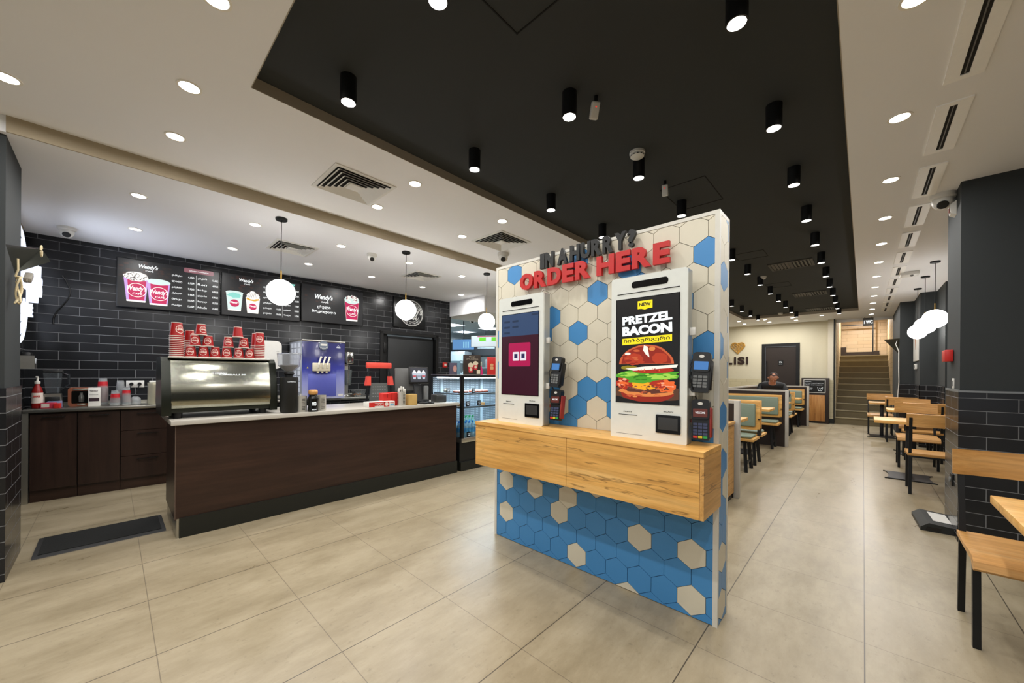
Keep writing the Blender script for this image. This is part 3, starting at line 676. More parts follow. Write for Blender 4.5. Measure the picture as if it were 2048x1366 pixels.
for i in range(13): spot((-2.08, .885 + .9195 * i, H3), 'black cylinder spotlight, left row on the black ceiling, %s from the camera' % ORD[i], G2)
# square diffuser grilles
def grille(cx, cy, z, label, S=.25):
    t = thing('air_diffuser', label, 'air vent', (cx, cy, z), 0, 'square ceiling air diffusers')
    m = MB()
    for a in (-1, 1):
        m.box(-S, S, a * S - (.03 if a > 0 else 0), a * S + (0 if a > 0 else .03), -.008, .0); m.box(a * S - (.03 if a > 0 else 0), a * S + (0 if a > 0 else .03), -S + .03, S - .03, -.008, .0)
    obj('frame', m, mat('grille_white', '#e6e5e0', .5), t)
    obj('dark_backing', MB().box(-S + .03, S - .03, -S + .03, S - .03, -.001, .0), mat('grille_dark', '#22211f', .9), t)
    for k in range(5):
        a = S - .035 - k * .036; b = a - .022; m = MB()
        for q in range(4):
            m.T = Matrix.Rotation(q * PI / 2, 4, 'Z')
            vs = [m.v(p) for p in ((-a, a, -.022), (a, a, -.022), (b, b, -.006), (-b, b, -.006), (-a, a, -.020), (a, a, -.020), (b, b, -.004), (-b, b, -.004))]
            for f in ((0, 1, 2, 3), (7, 6, 5, 4), (0, 4, 5, 1), (1, 5, 6, 2), (2, 6, 7, 3), (3, 7, 4, 0)): m._f([vs[i] for i in f], 0)
        obj('louvre', m, mat('grille_white', '#e6e5e0', .5), t)
    a = .05; obj('centre_plate', MB().box(-a, a, -a, a, -.020, -.006, r=.003), mat('grille_white', '#e6e5e0', .5), t)
grille(-3.12, 1.38, H1, 'square white air diffuser in the upper ceiling, the larger one nearest the camera')
grille(-3.13, 3.14, H1, 'square white air diffuser in the upper ceiling near the hexagon wall')
grille(-4.92, 1.45, H2, 'square white air diffuser in the lower ceiling above the menu screens', .22)
grille(-4.88, 3.19, H2, 'square white air diffuser in the lower ceiling behind the middle globe lamp', .22)
# slot vents in the right ceiling
n = 0
for i in range(13):
    yc = 1.82 + .88 * i
    if i == 0: yc = 1.86
    t = thing('slot_vent', 'white framed double slot air vent in the right ceiling, %s from the camera' % ORD[i], 'air vent', (.372, yc, H1), 0, 'linear slot vents')
    m = MB(); m.box(-.07, -.016, -.33, .33, -.007, 0); m.box(.016, .07, -.33, .33, -.007, 0); m.box(-.016, .016, -.33, -.29, -.007, 0); m.box(-.016, .016, .29, .33, -.007, 0)
    obj('frame', m, mat('slot_white', '#fbfaf7', .5), t)
    obj('slot', MB().box(-.016, .016, -.29, .29, -.002, 0), mat('grille_dark', '#22211f', .9), t)
    obj('divider_bar', MB().box(-.0025, .0025, -.29, .29, -.006, -.002), mat('slot_bar', '#6f6d68', .5), t)
# black vents in the recess
for j, (yc, l) in enumerate(((6.8, 'nearest'), (9.45, 'middle'), (11.75, 'farthest'))):
    t = thing('black_air_vent', 'dark rectangular slatted air vent in the black ceiling, the %s one' % l, 'air vent', (-.78, yc, H3), 0, 'slatted vents in the black ceiling')
    m = MB(); m.box(-.26, .26, -.22, -.19, -.012, 0); m.box(-.26, .26, .19, .22, -.012, 0); m.box(-.26, -.23, -.19, .19, -.012, 0); m.box(.23, .26, -.19, .19, -.012, 0)
    obj('frame', m, mat('vent_dark', '#3a3936', .5), t)
    for k in range(11):
        if k == 5: continue
        m = MB(); x = -.21 + k * .042; d = .012 if k < 5 else -.012
        vs = [m.v(p) for p in ((x - d, -.19, -.013), (x + d, -.19, -.001), (x + d, .19, -.001), (x - d, .19, -.013))]; m._f(vs, 0)
        vs = [m.v((v.co.x + .002, v.co.y, v.co.z)) for v in vs]; m._f(vs[::-1], 0)
        obj('slat', m, mat('vent_slat', '#5a5853', .5), t)
    obj('centre_bar', MB().box(-.02, .02, -.19, .19, -.012, -.002), mat('vent_dark', '#3a3936', .5), t)
# smoke detectors and motion sensors
for x, y, l in ((-1.215, 2.62, 'nearest the camera'), (-1.22, 7.33, 'half way along the room'), (-1.58, 11.9, 'at the far end of the room')):
    t = thing('smoke_detector', 'round white smoke detector on the black ceiling, ' + l, 'smoke detector', (x, y, H3), 0, 'smoke detectors')
    obj('base', MB().lathe([(0, 0), (.055, 0), (.055, -.015), (.05, -.02)], seg=32), WHITEP, t)
    obj('chamber', MB().lathe([(.05, -.02), (.048, -.034), (.03, -.046), (0, -.048)], seg=32), WHITEP, t)
    m = MB()
    for k in range(12):
        a = k * PI / 6; m.bar((.046 * math.cos(a - .1), .046 * math.sin(a - .1), -.031), (.046 * math.cos(a + .12), .046 * math.sin(a + .12), -.031), .008, .006)
    obj('vent_slots', m, BLACK, t)
for x, y, rz, rx, l in ((-1.15, 1.93, .9, .5, 'beside the nearest middle row spotlight'), (-1.225, 3.17, .25, .35, 'smaller, above the hexagon wall')):
    t = thing('motion_sensor', 'small white motion sensor hanging from the black ceiling, ' + l, 'motion sensor', (x, y, H3), rz)
    obj('bracket', MB().cyl(0, 0, -.03, 0, .012), BLACK, t)
    m = MB(); m.T = Matrix.Translation((0, 0, -.03)) @ Matrix.Rotation(rx, 4, 'X'); m.box(-.024, .024, -.018, .018, -.09, 0, r=.007, seg=3); obj('case', m, WHITEP, t)
    m = MB(); m.T = Matrix.Translation((0, 0, -.03)) @ Matrix.Rotation(rx, 4, 'X'); m.box(-.004, .004, -.0195, -.017, -.03, -.024); obj('status_light', m, E('red_led', '#ff3a2a', .8), t)
# dome cameras
def dome(x, y, z, label, s=1.0, rz=0.0):
    t = thing('dome_camera', label, 'security camera', (x, y, z), rz)
    obj('base', MB().lathe([(0, 0), (.058 * s, 0), (.058 * s, -.022 * s), (.05 * s, -.03 * s), (0, -.03 * s)], seg=32), WHITEP, t)
    m = MB(); m.T = Matrix.Translation((0, 0, -.045 * s)) @ Matrix.Rotation(.85, 4, 'X'); m.lathe([(.047 * s * math.cos(a), -.047 * s * math.sin(a)) for a in [(-.9 + .2 * i) for i in range(11)]], seg=28); obj('ball', m, WHITEP, t, smooth=60)
    m = MB(); m.T = Matrix.Translation((0, 0, -.045 * s)) @ Matrix.Rotation(.85, 4, 'X'); m.lathe([(0, -.047 * s), (.024 * s, -.0465 * s), (.026 * s, -.043 * s), (.02 * s, -.040 * s)], seg=24); obj('lens', m, BLACK, t)
    return t
dome(-5.95, -.32, H2, 'white dome camera on the lower ceiling, far left above the tiled wall', 1.15, -1.57)
dome(-4.43, 2.19, H2, 'white dome camera on the lower ceiling between two globe lamps', 1.0, -2.03)
dome(-3.42, 3.47, H1, 'white dome camera at the end of the ceiling step, just behind the hexagon wall', 1.25, -2.36)
dome(.49, 4.86, H1, 'white dome camera under the right ceiling against the dark pillar', 1.4, 3.04)
dome(-3.70, -.53, H1, 'white dome camera cut by the left photo edge, at the top of the dark pillar', 1.0, -1.4)
dome(-7.2, 6.2, 2.72, 'small dome camera on the kitchen ceiling', 1.5, -2.0)
# globe pendants
def pendant(x, y, zt, zc, label, grp, r=.094):
    t = thing('globe_pendant', label, 'pendant light', (x, y, zt), 0, grp)
    obj('canopy', MB().lathe([(0, 0), (.05, 0), (.05, -.018), (.046, -.022), (0, -.022)], seg=32), BLACKM, t)
    L = zt - zc - r
    obj('rod', MB().cyl(0, 0, -(L - .085), -.02, .0038, seg=12), BLACK, t)
    obj('brass_sleeve', MB().cyl(0, 0, -L - .004, -(L - .086), .0065, seg=14), BRASS, t)
    obj('globe', MB().ball(0, 0, -L - r, r, 40), GLOBEM, t, smooth=80)
    return t
G3 = 'white globe pendants over the counter'; G4 = 'white globe pendants over the right hand tables'
pendant(-4.055, 1.10, H2, 2.075, 'white globe pendant lamp over the counter, before the middle menu screen', G3, .121)
pendant(-4.045, 2.43, H2, 2.078, 'white globe pendant lamp over the counter, in front of the round wall sign', G3, .121)
pendant(-4.03, 3.75, H2, 2.075, 'white globe pendant lamp by the kitchen, half hidden by the hexagon wall', G3, .121)
pendant(.705, 7.62, H1, 2.10, 'nearest and largest globe pendant over the right tables', G4, .125)
pendant(.70, 8.67, H1, 2.11, 'middle globe pendant over the right tables', G4, .125)
pendant(.70, 9.78, H1, 2.11, 'farthest globe pendant over the right tables', G4, .125)
# wall mounted projector-like housings with hanging cables
t = thing('ceiling_unit', 'faint white box hanging under the far right ceiling', 'ceiling unit', (.5, 8.2, H1))
obj('case', MB().box(-.1, .1, -.1, .1, -.05, 0, r=.01), WHITEP, t); obj('lens', MB().ball(.02, -.06, -.055, .02, 16), GREYP, t)
# ------------------------------------------------------------------ serving counter
t = thing('serving_counter', 'long dark brown serving counter with white stone top', 'counter', (-4.3, 1.74, 0))
o_ = (4.3, -1.74, 0)
def C():
    m = MB(); m.T = Matrix.Translation(o_); return m
obj('body', C().box(-4.64, -3.945, .345, 3.14, .14, .893), WENGE, t)
obj('plinth', C().box(-4.6, -3.925, .37, 3.14, 0, .155), BASEB, t)
obj('plinth_end', C().box(-4.66, -3.94, .355, .37, 0, .15), STEEL, t)
obj('edge_strip', C().box(-3.947, -3.943, .343, .349, .15, .89), mat('edge_light', '#5a4a40', .4), t)
obj('countertop', C().box(-4.70, -3.90, .315, 3.15, .893, .93, r=.004), STONE, t)
# ------------------------------------------------------------------ back counter run along the tiled wall
def BC(y0, y1, z0, z1, d0, d1, m=None, mi=0, r=0):
    m = m or MB(); bw(m, y0, y1, z0, z1, d0, d1, mi, r); return m
HAND = mat('handle_black', '#0e0d0c', .35)
def door_handle(y0, y1, z, par):
    m = MB(); bw(m, y0, y1, z - .005, z + .005, .502, .512); bw(m, y0 + .01, y0 + .02, z - .005, z + .005, .48, .505); bw(m, y1 - .02, y1 - .01, z - .005, z + .005, .48, .505)
    return obj('handle', m, HAND, par)
for (y0, y1, l) in ((-.53, -.222, 'leftmost, next to the steel post'), (-.218, .088, 'middle, with a centred bar handle')):
    t = thing('base_cabinet', 'dark brown base cabinet under the steel worktop, ' + l, 'cabinet'); 
    obj('body', BC(y0, y1, .10, .89, 0, .465), WENGE_Z, t)
    d = obj('door', BC(y0 + .003, y1 - .003, .12, .875, .466, .484), WENGE_Z, t)
    door_handle(y0 + .08, y1 - .08, .845, d)
    obj('plinth', BC(y0, y1, 0, .10, 0, .455), WENGE, t)
t = thing('drawer_cabinet', 'dark brown three drawer cabinet under the steel worktop, partly behind the counter', 'cabinet')
obj('body', BC(.092, .50, .10, .89, 0, .465), WENGE_Z, t); obj('plinth', BC(.092, .5, 0, .10, 0, .455), WENGE, t)
for z0, z1 in ((.12, .365), (.37, .65), (.655, .875)):
    d = obj('drawer', BC(.095, .497, z0, z1, .466, .484), WENGE_Z, t)
    door_handle(.22, .40, z1 - .035, d)
t = thing('work_cabinet', 'dark open fronted work cabinet under the ice cream machine', 'cabinet')
obj('body', BC(.51, 2.98, .0, .74, 0, .44), BLACK, t)
obj('side_post', BC(2.94, 2.98, .74, .89, .40, .46), STEEL, t); obj('side_post', BC(.52, .56, .74, .89, .40, .46), STEEL, t)
obj('shelf', BC(.51, 2.98, .74, .765, 0, .62), STEEL, t)
t = thing('steel_worktop', 'stainless steel worktop running along the black tiled wall', 'worktop')
obj('top', BC(-.57, 2.98, .895, .93, .0, .52, r=.004), STEEL, t)
obj('splashback', BC(-.57, 2.98, .93, .965, .0, .012), STEEL, t)
solo('steel_post', BC(-.575, -.535, 0, .893, .40, .50), STEEL, 'narrow stainless steel end post beside the dark brown cabinets', 'post')
# ------------------------------------------------------------------ menu screens
CUPM = E('menu_pink', '#b8104f', .95); ICE = E('menu_ice', '#cfe3df', .9); LIL = E('menu_lilac', '#c49ad6', .9); MBK = E('menu_black', '#1b1b1d', .9)
CRM = E('menu_cream', '#f1ede6', .95); BRN = E('menu_brown', '#3a2420', .8); MAU = E('menu_mauve', '#8a5a62', .9); TEA = E('menu_teal', '#86cfc4', .9); YEL = E('menu_yellow', '#d9a535', .9); BEAN = E('menu_bean', '#2b2220', .8)
MENU = [MBK, W_E, CUPM, ICE, LIL, CRM, BRN, MAU, TEA, YEL, BEAN]
def cupart(m, y, cx, zb, w, h, style):
    """a drawn paper cup on a screen: wide top, banded logo"""
    P = lambda a, b: (cx + (a) * w * (.38 + .12 * b), zb + b * h)
    body = [P(-1, 0), P(1, 0), P(1, 1), P(-1, 1)]
    m.flat(body, 'xz', y, 4 if style in 'AB' else 3 if style == 'C' else 5)
    m.flat([P(-1, 0), P(1, 0), P(1, .07), P(-1, .07)], 'xz', y - .0003, 5)
    if style in 'ABE':
        m.flat([P(-.72 if style != 'E' else -.97, .08), P(.85 if style != 'E' else .97, .08), P(.85 if style != 'E' else .97, .92), P(-.72 if style != 'E' else -.97, .92)], 'xz', y - .0003, 2)
        ring(m, cx + w * .03, zb + h * .5, w * .40, w * .37, 'xz', y - .0006, y - .0004, 5, 28)
        m.text("Wendy's", cx + w * .03, zb + h * .55, w * .8, h * .26, y - .0008, .0002, 1, bold=.03, shear=.25)
        m.text('CAFÉ', cx + w * .05, zb + h * .36, w * .4, h * .1, y - .0008, .0002, 1, bold=.02)
    else:
        m.flat(circ(cx, zb + h * .42, w * .28, 28, h * .2), 'xz', y - .0005, 2)
        m.text("Wendy's", cx, zb + h * .44, w * .5, h * .15, y - .0008, .0002, 1, bold=.03, shear=.25)
    if style == 'A':
        m.flat(blob(cx, zb + h * 1.08, w * .5, h * .2, 61, .04), 'xz', y - .0009, 5); rr = random.Random(3)
        for i in range(70):
            a = rr.uniform(0, 6.28); q = math.sqrt(rr.random()); px, pz = cx + w * .46 * q * math.cos(a), zb + h * 1.08 + h * .18 * q * math.sin(a)
            m.flat(blob(px, pz, w * .035, h * .012, i, .1, 7), 'xz', y - .0011 - i * 1e-6, 10)
    if style == 'B': m.flat(blob(cx, zb + h * 1.02, w * .5, h * .13, 62, .04), 'xz', y - .0009, 3)
    if style == 'C': m.flat(blob(cx, zb + h * 1.0, w * .52, h * .1, 63, .02), 'xz', y - .0009, 3); m.flat(blob(cx, zb + h * .85, w * .4, h * .14, 64, .1), 'xz', y - .0010, 8)
    if style == 'D':
        m.flat(blob(cx, zb + h * .92, w * .44, h * .14, 65, .05), 'xz', y - .0009, 9); m.flat(blob(cx, zb + h * 1.1, w * .45, h * .22, 66, .06), 'xz', y - .0010, 5); m.flat(blob(cx - w * .02, zb + h * 1.3, w * .2, h * .12, 67, .06), 'xz', y - .0011, 5)
        for i in range(6): m.flat([(cx - w * .35 + i * w * .12, zb + h * 1.0), (cx - w * .33 + i * w * .12, zb + h * 1.0), (cx - w * .18 + i * w * .1, zb + h * 1.3), (cx - w * .2 + i * w * .1, zb + h * 1.3)], 'xz', y - .0013, 6)
    if style == 'E':
        m.flat(blob(cx, zb + h * 1.03, w * .5, h * .2, 68, .03), 'xz', y - .0009, 3); rr = random.Random(8)
        for i in range(34):
            a = rr.uniform(0, 6.28); q = math.sqrt(rr.random()); m.flat(circ(cx + w * .42 * q * math.cos(a), zb + h * 1.08 + h * .15 * q * math.sin(a), w * .06, 10), 'xz', y - .0011 - i * 1e-6, 5 if i % 3 else 7)
def beans(m, y, x0, x1, z0, z1, n, seed):
    rr = random.Random(seed)
    for i in range(n):
        m.flat(blob(rr.uniform(x0, x1), rr.uniform(z0, z1), .022, .013, i, .05, 12), 'xz', y - i * 1e-6, 10 if i % 3 else 6)
        if i % 3 == 0: m.flat([(0, 0), (0, 0.0001), (0.0001, 0)], 'xz', y, 1)
def menu(y0, y1, zb0, zt0, label, draw):
    """screen on the back wall; local x runs along the wall, picture faces local -y"""
    ang = PI / 2 - WR
    W_ = y1 - y0
    t = thing('menu_screen', label, 'menu screen', (bwx(y0) + .035, y0, zb0), ang)
    Hh = zt0 - zb0
    obj('housing', MB().box(0, W_ - .006, -.04, .0, 0, Hh, r=.003), mat('screen_case', '#101011', .4), t)
    m = MB(); m.flat([(.008, .008), (W_ - .014, .008), (W_ - .014, Hh - .008), (.008, Hh - .008)], 'xz', -.0405, 0)
    draw(m, W_ - .006, Hh, -.0415); obj('display', m, MENU, t)
    return t
def prices(m, y, x0, x1, z0, z1, rows, geo):
    n = len(rows)
    for i in range(n):
        z = z1 - (z1 - z0) * (i + .5) / n
        m.text(geo[i % len(geo)], x0 + (x1 - x0) * .22, z, (x1 - x0) * .44, (z1 - z0) / n * .36, y, .0002, 1, bold=.02)
        m.text(rows[i], x0 + (x1 - x0) * .84, z, (x1 - x0) * .28, (z1 - z0) / n * .34, y, .0002, 1, bold=.02)
def logo(m, y, x, z, w):
    m.text("Wendy's", x, z, w, w * .36, y, .0003, 1, bold=.035, shear=.25); m.text('CAFÉ', x + w * .05, z - w * .25, w * .42, w * .11, y, .0003, 1, bold=.02)
def d1(m, W_, Hh, y):
    beans(m, y + .0006, .02, W_ * .48, Hh * .55, Hh * .95, 46, 1); logo(m, y - .0005, W_ * .28, Hh * .86, .17)
    cupart(m, y, W_ * .17, Hh * .12, .21, .28, 'A'); cupart(m, y - .0015, W_ * .375, Hh * .09, .21, .28, 'B')
    m.flat(rrect(W_ * .62, W_ * .93, Hh * .88, Hh * .98, .015), 'xz', y, 7); m.text('ცხელი სასმელი', W_ * .775, Hh * .925, W_ * .2, .022, y - .0005, .0002, 1, bold=.02)
    prices(m, y, W_ * .5, W_ * .73, .04, Hh * .84, ['4.65₾', '6.95₾', '7.95₾', '9.95₾', '10.65₾', '12.65₾'], ['ესპრესო', 'ლატე', 'კაპუჩინო', 'ამერიკანო', 'მოკა', 'რაფი'])
    prices(m, y, W_ * .76, W_ * .985, .04, Hh * .84, ['12.65₾', '4.95₾', '6.95₾', '6.95₾', '10.55₾', '13.65₾'], ['კაკაო', 'ჩაი', 'ჩაი შავი', 'ცხელი ჩაი', 'შოკოლადი', 'რძიანი'])
    m.box(W_ * .745 - .001, W_ * .745 + .001, y, y + .0004, .04, Hh * .84, 1)
def d2(m, W_, Hh, y):
    beans(m, y + .0006, .02, W_ * .48, Hh * .5, Hh * .95, 46, 2); logo(m, y - .0005, W_ * .29, Hh * .86, .165)
    cupart(m, y, W_ * .15, Hh * .12, .19, .25, 'C'); cupart(m, y - .0015, W_ * .37, Hh * .10, .17, .22, 'D')
    m.flat([(W_ * .61, Hh * .96), (W_ * .64, Hh * .88), (W_ * .9, Hh * .88), (W_ * .93, Hh * .96)], 'xz', y, 8)
    prices(m, y, W_ * .5, W_ * .74, .04, Hh * .84, ['10.65₾', '9.95₾', '11.65₾', '12.65₾', '11.65₾', '13.65₾'], ['ლატე', 'მოკა', 'ფრაპე', 'კარამელი', 'ვანილი', 'ქოქოსი'])
    prices(m, y, W_ * .77, W_ * .985, .04, Hh * .84, ['6.95₾', '7.95₾', '8.65₾', '7.95₾', '10.95₾', '5.75₾'], ['წვენი', 'კივი', 'მანგო', 'ატამი', 'ლიმონათი', 'წყალი'])
    m.box(W_ * .752 - .001, W_ * .752 + .001, y, y + .0004, .04, Hh * .84, 1)
def d3(m, W_, Hh, y):
    beans(m, y + .0006, .05, W_ * .55, Hh * .5, Hh * .9, 22, 5); logo(m, y - .0005, W_ * .34, Hh * .68, .27)
    m.text('ცხელი', W_ * .34, Hh * .42, .2, .055, y, .0003, 1, bold=.03); m.text('შოკოლადი', W_ * .34, Hh * .29, .36, .055, y, .0003, 1, bold=.03)
    cupart(m, y, W_ * .8, Hh * .12, .24, .34, 'E')
menu(.035, 1.0, 2.075, 2.655, 'left menu screen on the tiled wall, two whipped drinks with coffee prices', d1)
menu(1.01, 1.975, 2.085, 2.665, 'middle menu screen on the tiled wall, two iced cups behind a globe lamp', d2)
menu(1.985, 2.945, 2.105, 2.685, 'right menu screen on the tiled wall, one hot chocolate cup', d3)
# round sign panel on the tiled wall above the door
t = thing('round_sign', 'square black panel with round white cafe logo above the dark door', 'sign', (bwx(3.52), 3.52, 2.16), PI / 2 - WR)
obj('panel', MB().box(0, .66, -.03, 0, 0, .56, r=.003), mat('sign_black', '#191a1b', .3), t)
m = MB(); cx, cz = .36, .285
ring(m, cx, cz, .245, .236, 'xz', -.034, -.03); ring(m, cx, cz, .228, .224, 'xz', -.034, -.03); ring(m, cx, cz, .17, .163, 'xz', -.034, -.03, a0=.35, a1=PI - .35); ring(m, cx, cz, .17, .163, 'xz', -.034, -.03, a0=PI + .35, a1=2 * PI - .35)
for s_, a0, a1 in (('DAILY & READY', PI * .84, PI * .16), ('GRIND TO PERFECT', PI * 1.17, PI * 1.83)):
    for i, ch in enumerate(s_):
        if ch == ' ': continue
        a = a0 + (a1 - a0) * (i + .5) / len(s_); m.text(ch, cx + .197 * math.cos(a), cz + .197 * math.sin(a), .02, .024, -.032, .002, 0, bold=.02, rot=(a - PI / 2) if a0 < PI else (a + PI / 2))
m.text("Wendy's", cx, cz + .025, .46, .17, -.036, .004, 0, bold=.035, shear=.25); m.text('CAFÉ', cx + .02, cz - .095, .2, .055, -.034, .002, 0, bold=.03)
obj('logo', m, mat('sign_white', '#d8d8d4', .5), t)
# lit sign on the left wall, facing the corridor (+Y)
t = thing('lit_round_sign', 'glowing white round cafe sign on the left wall beyond the dark pillar', 'illuminated sign', (-5.72, -.63, 2.12))
obj('backing_disc', MB().prism(circ(0, 0, .56, 64), 'xz', .0, .03), mat('sign_navy', '#10121f', 1.0), t)
m = MB(); ring(m, 0, 0, .55, .515, 'xz', .03, .045, n=64)
for a0, a1 in ((.3, PI - .3), (PI + .3, 2 * PI - .3)): ring(m, 0, 0, .35, .32, 'xz', .03, .045, a0=a0, a1=a1)
s_ = 'DAILY AND READY'; 
for s_, a0, a1 in (('DAILY & READY', PI * .12, PI * .88), ('GRIND TO PERFECT', PI * 1.88, PI * 1.12)):
    for i, ch in enumerate(s_):
        if ch == ' ': continue
        a = a0 + (a1 - a0) * (i + .5) / len(s_); m.text(ch, .43 * math.cos(a), .43 * math.sin(a), .06, .085, .038, .006, 0, bold=.02, face='+y', rot=(PI - a) - PI / 2 if a0 < PI else (PI - a) + PI / 2)
obj('ring_and_slogan', m, NEONM, t)
obj('logo_letters', MB().text("Wendy's", 0, .06, 1.2, .40, .10, .03, 0, bold=.02, shear=.25, face='+y').text('CAFÉ', 0, -.22, .5, .13, .08, .02, 0, bold=.02, face='+y'), NEONM, t)
lamp(t, (0, .2, -.1), 9, 1.0, (.78, .85, 1), 160, 'sign_light').rotation_euler = (PI / 2, 0, 0)
# mirror wedge with wrapped cable on the pillar
t = thing('corner_wedge', 'dark mirror finish triangular wall box projecting from the left pillar', 'wall box', (-4.2, -.455, 1.95))
m = MB(); vs = [m.v(p) for p in ((.30, 0, .15), (-.03, 0, .03), (-.10, .15, .155), (-.22, .10, .26), (-.27, 0, .25))]
for f in ((0, 3, 1), (3, 2, 1), (0, 4, 3), (4, 1, 2), (4, 2, 3), (0, 1, 4)): m._f([vs[i] for i in f], 0)
obj('mirror_faces', m, mat('dark_mirror', '#4a4b45', .15, metal=.5), t, smooth=1)
pts = [(-3.99 + .05 * math.sin(a * 3), -.40 + .03 * math.cos(a * 2), 1.80 + .11 * math.cos(a)) for a in [i * .35 for i in range(60)]]
CAB = mat('cable_beige', '#d6c6a0', .6)
t = thing('cable_bundle', 'beige cable tied in a hanging bundle under the left wall box', 'cable', (-4.0, -.415, 1.965))
obj('cord', MB().tube([(.022 * math.sin(a * 2.1) - .012 * math.cos(a), .012 * math.cos(a * 1.7), -.13 + .09 * math.cos(a)) for a in [i * .3 for i in range(44)]] + [(.02, 0, .0), (.03, .0, .07)], .005), CAB, t)
obj('cord_loop', MB().tube([(.03 * math.cos(a) - .02, .09, .15 + .035 * math.sin(a)) for a in [i * .5 for i in range(13)]], .005), CAB, t)
m = MB(); m.T = Matrix.Translation((-.09, .03, -.03)) @ Matrix.Rotation(.5, 4, 'Y'); m.box(-.07, .05, -.018, .018, -.018, .018, r=.008); m.rod((.05, 0, .006), (.075, 0, .006), .0025); m.rod((.05, 0, -.006), (.075, 0, -.006), .0025); obj('plug', m, mat('plug_grey', '#8b867c', .4), t)
# ------------------------------------------------------------------ things on the serving counter
ZC = .93
# espresso machine, its curved back panel towards the room
MIR = mat('polished_steel_panel', '#dfe0d0', .16, metal=1.0); EBLK = mat('espresso_black', '#23261f', .3, metal=.4)
t = thing('espresso_machine', 'wide espresso machine with curved mirror steel panel on the counter end', 'espresso machine', (-4.10, .672, ZC))
def sideprof(o=0.0):
    return [(.045 + o, .035 - o), (.055 + o, .10), (.05 + o, .2), (.02 + o, .33), (-.02 + o, .47), (-.06, .50 + o), (-.42 - o, .50 + o), (-.46 - o, .42), (-.50 - o, .25), (-.52 - o, .12), (-.44 - o, .035 - o)]
m = MB(); m.prism(sideprof(-.012), 'xz', -.345, .345)
obj('body', m, EBLK, t)
for s_ in (-1, 1):
    m = MB(); m.prism(sideprof(.006), 'xz', s_ * .372 - .03, s_ * .372 + .03 ) ; obj('side_panel', m, EBLK, t)
m = MB(); prof = [(.040, .085), (.049, .10), (.056, .15), (.05, .22), (.036, .29), (.016, .365), (-.004, .44), (-.018, .475)]; cols = []
for p in prof: cols.append([m.v((p[0] + .006 - .0 * y * y, y * .345, p[1])) for y in [(-1 + .1 * i) for i in range(21)]])
for a, b in zip(cols, cols[1:]):
    for i in range(20): m._f([a[i], a[i + 1], b[i + 1], b[i]], 0)
for i in (0,):
    pass
bmesh.ops.solidify(m.bm, geom=list(m.bm.faces), thickness=-.003)
pn = obj('back_panel', m, MIR, t, smooth=60)
obj('brand_lettering', MB().text('S CIMBALI', -.03, .372, .10, .016, .027, .002, face='+x', bold=.03).text('CIMBALI M', .06, .36, .19, .012, .029, .002, face='+x', bold=.03), W_E, pn)
obj('top_tray', MB().box(-.42, -.02, -.36, .36, .492, .508, r=.004), STEEL, t)
for y in (-.30, .30):
    for x in (-.02, -.40): obj('foot', MB().cyl(x, y, 0, .045, .028, .034, 20), BLACK, t)
m = MB()
for k in range(3): m.box(-.50, -.30, -.25 + k * .2, -.15 + k * .2, .12, .18, r=.01)
obj('group_head', m, STEEL, t)
for k in range(3): m = MB(); m.rod((-.42, -.2 + k * .2, .12), (-.58, -.2 + k * .2, .115), .012); obj('portafilter', m, BLACK, t)
# paper cups, upside down
CUPR = mat('cup_red', '#9e1616', .4); CUPW = mat('cup_rim_white', '#dccfc4', .5); CUPB = mat('cup_logo_cream', '#e8d3c8', .5)
CUPH = .092
def paper_cup(label, loc, rz, h, r, group, logo_on=True, cache={}):
    k = (round(h, 3), round(r, 3), logo_on)
    if k in cache: return dup(cache[k], loc, rz, label, group)
    t = thing('paper_cup', label, 'paper cup', loc, rz, group)
    obj('body', MB().lathe([(r, .004), (r * .76, h), (r * .72, h), (r * .72, h - .004), (0, h - .004)], seg=28, close=False), CUPR, t, smooth=50)
    m = MB(); ring(m, 0, 0, r + .003, r - .001, 'xy', 0, .006, n=28); obj('rim', m, CUPW, t, smooth=60); m = MB(); ring(m, 0, 0, r * .77, r * .70, 'xy', h - .004, h + .001, n=28); obj('base_ring', m, CUPW, t, smooth=60)
    if logo_on:
        m = MB(); me = text_mesh("Wendy's", .03, .2, 1.0)['m']; q = r * .92
        tmp = MB(); ring(tmp, 0, 0, q * .80, q * .70, 'xz', 0, .0004, n=24); tmp.mesh(me, Matrix.Rotation(PI / 2, 4, 'X') @ Matrix.Rotation(PI, 4, 'Z') @ Matrix.Diagonal((q * 1.5, q * .62, .0006, 1)), 0)
        tmp.text('CAFÉ', 0, q * .42, q * .7, q * .2, 0, .0003, rot=PI)
        for v in tmp.bm.verts:
            x, z = v.co.x, v.co.z + h * .5; rr = r * (1 - .24 * z / h) + .0012 + (v.co.y * -.3); a = x / r
            v.co = Vector((rr * math.sin(a), -rr * math.cos(a), z))
        obj('logo', tmp, CUPB, t)
    cache[k] = t; return t
ZT = 1.43 + .009
GC = 'inverted red paper cups on the espresso machine'
# rotation so logo (local -y) faces +x / camera
CR = PI / 2 - .25
def yat(px): return None
r1 = .037
CX = -4.20
def pc(y, lvl, lab, h=.094, r=.0395, x=CX, rz=CR, lg=True): return paper_cup('inverted red cup, ' + lab.replace('pyramid', 'cup pyramid'), (x, y, ZT + lvl), rz, h, r, GC, lg)
B6 = (.462, .548, .628, .711, .800, .884); M4 = (.492, .578, .722, .838); T2 = (.53, .792)
for i, y in enumerate((B6[0], B6[1], B6[2])): pc(y, 0, 'bottom row of the left pyramid, %s from the left' % ORD[i])
for i, y in enumerate((M4[0], M4[1])): pc(y, .0965, 'middle row of the left pyramid, %s one' % ('left' if i == 0 else 'right'))
pc(T2[0], .193, 'top of the left pyramid', rz=CR + .6)
for i, y in enumerate((B6[3], B6[4], B6[5])): pc(y, 0, 'bottom row of the right pyramid, %s from the left' % ORD[i])
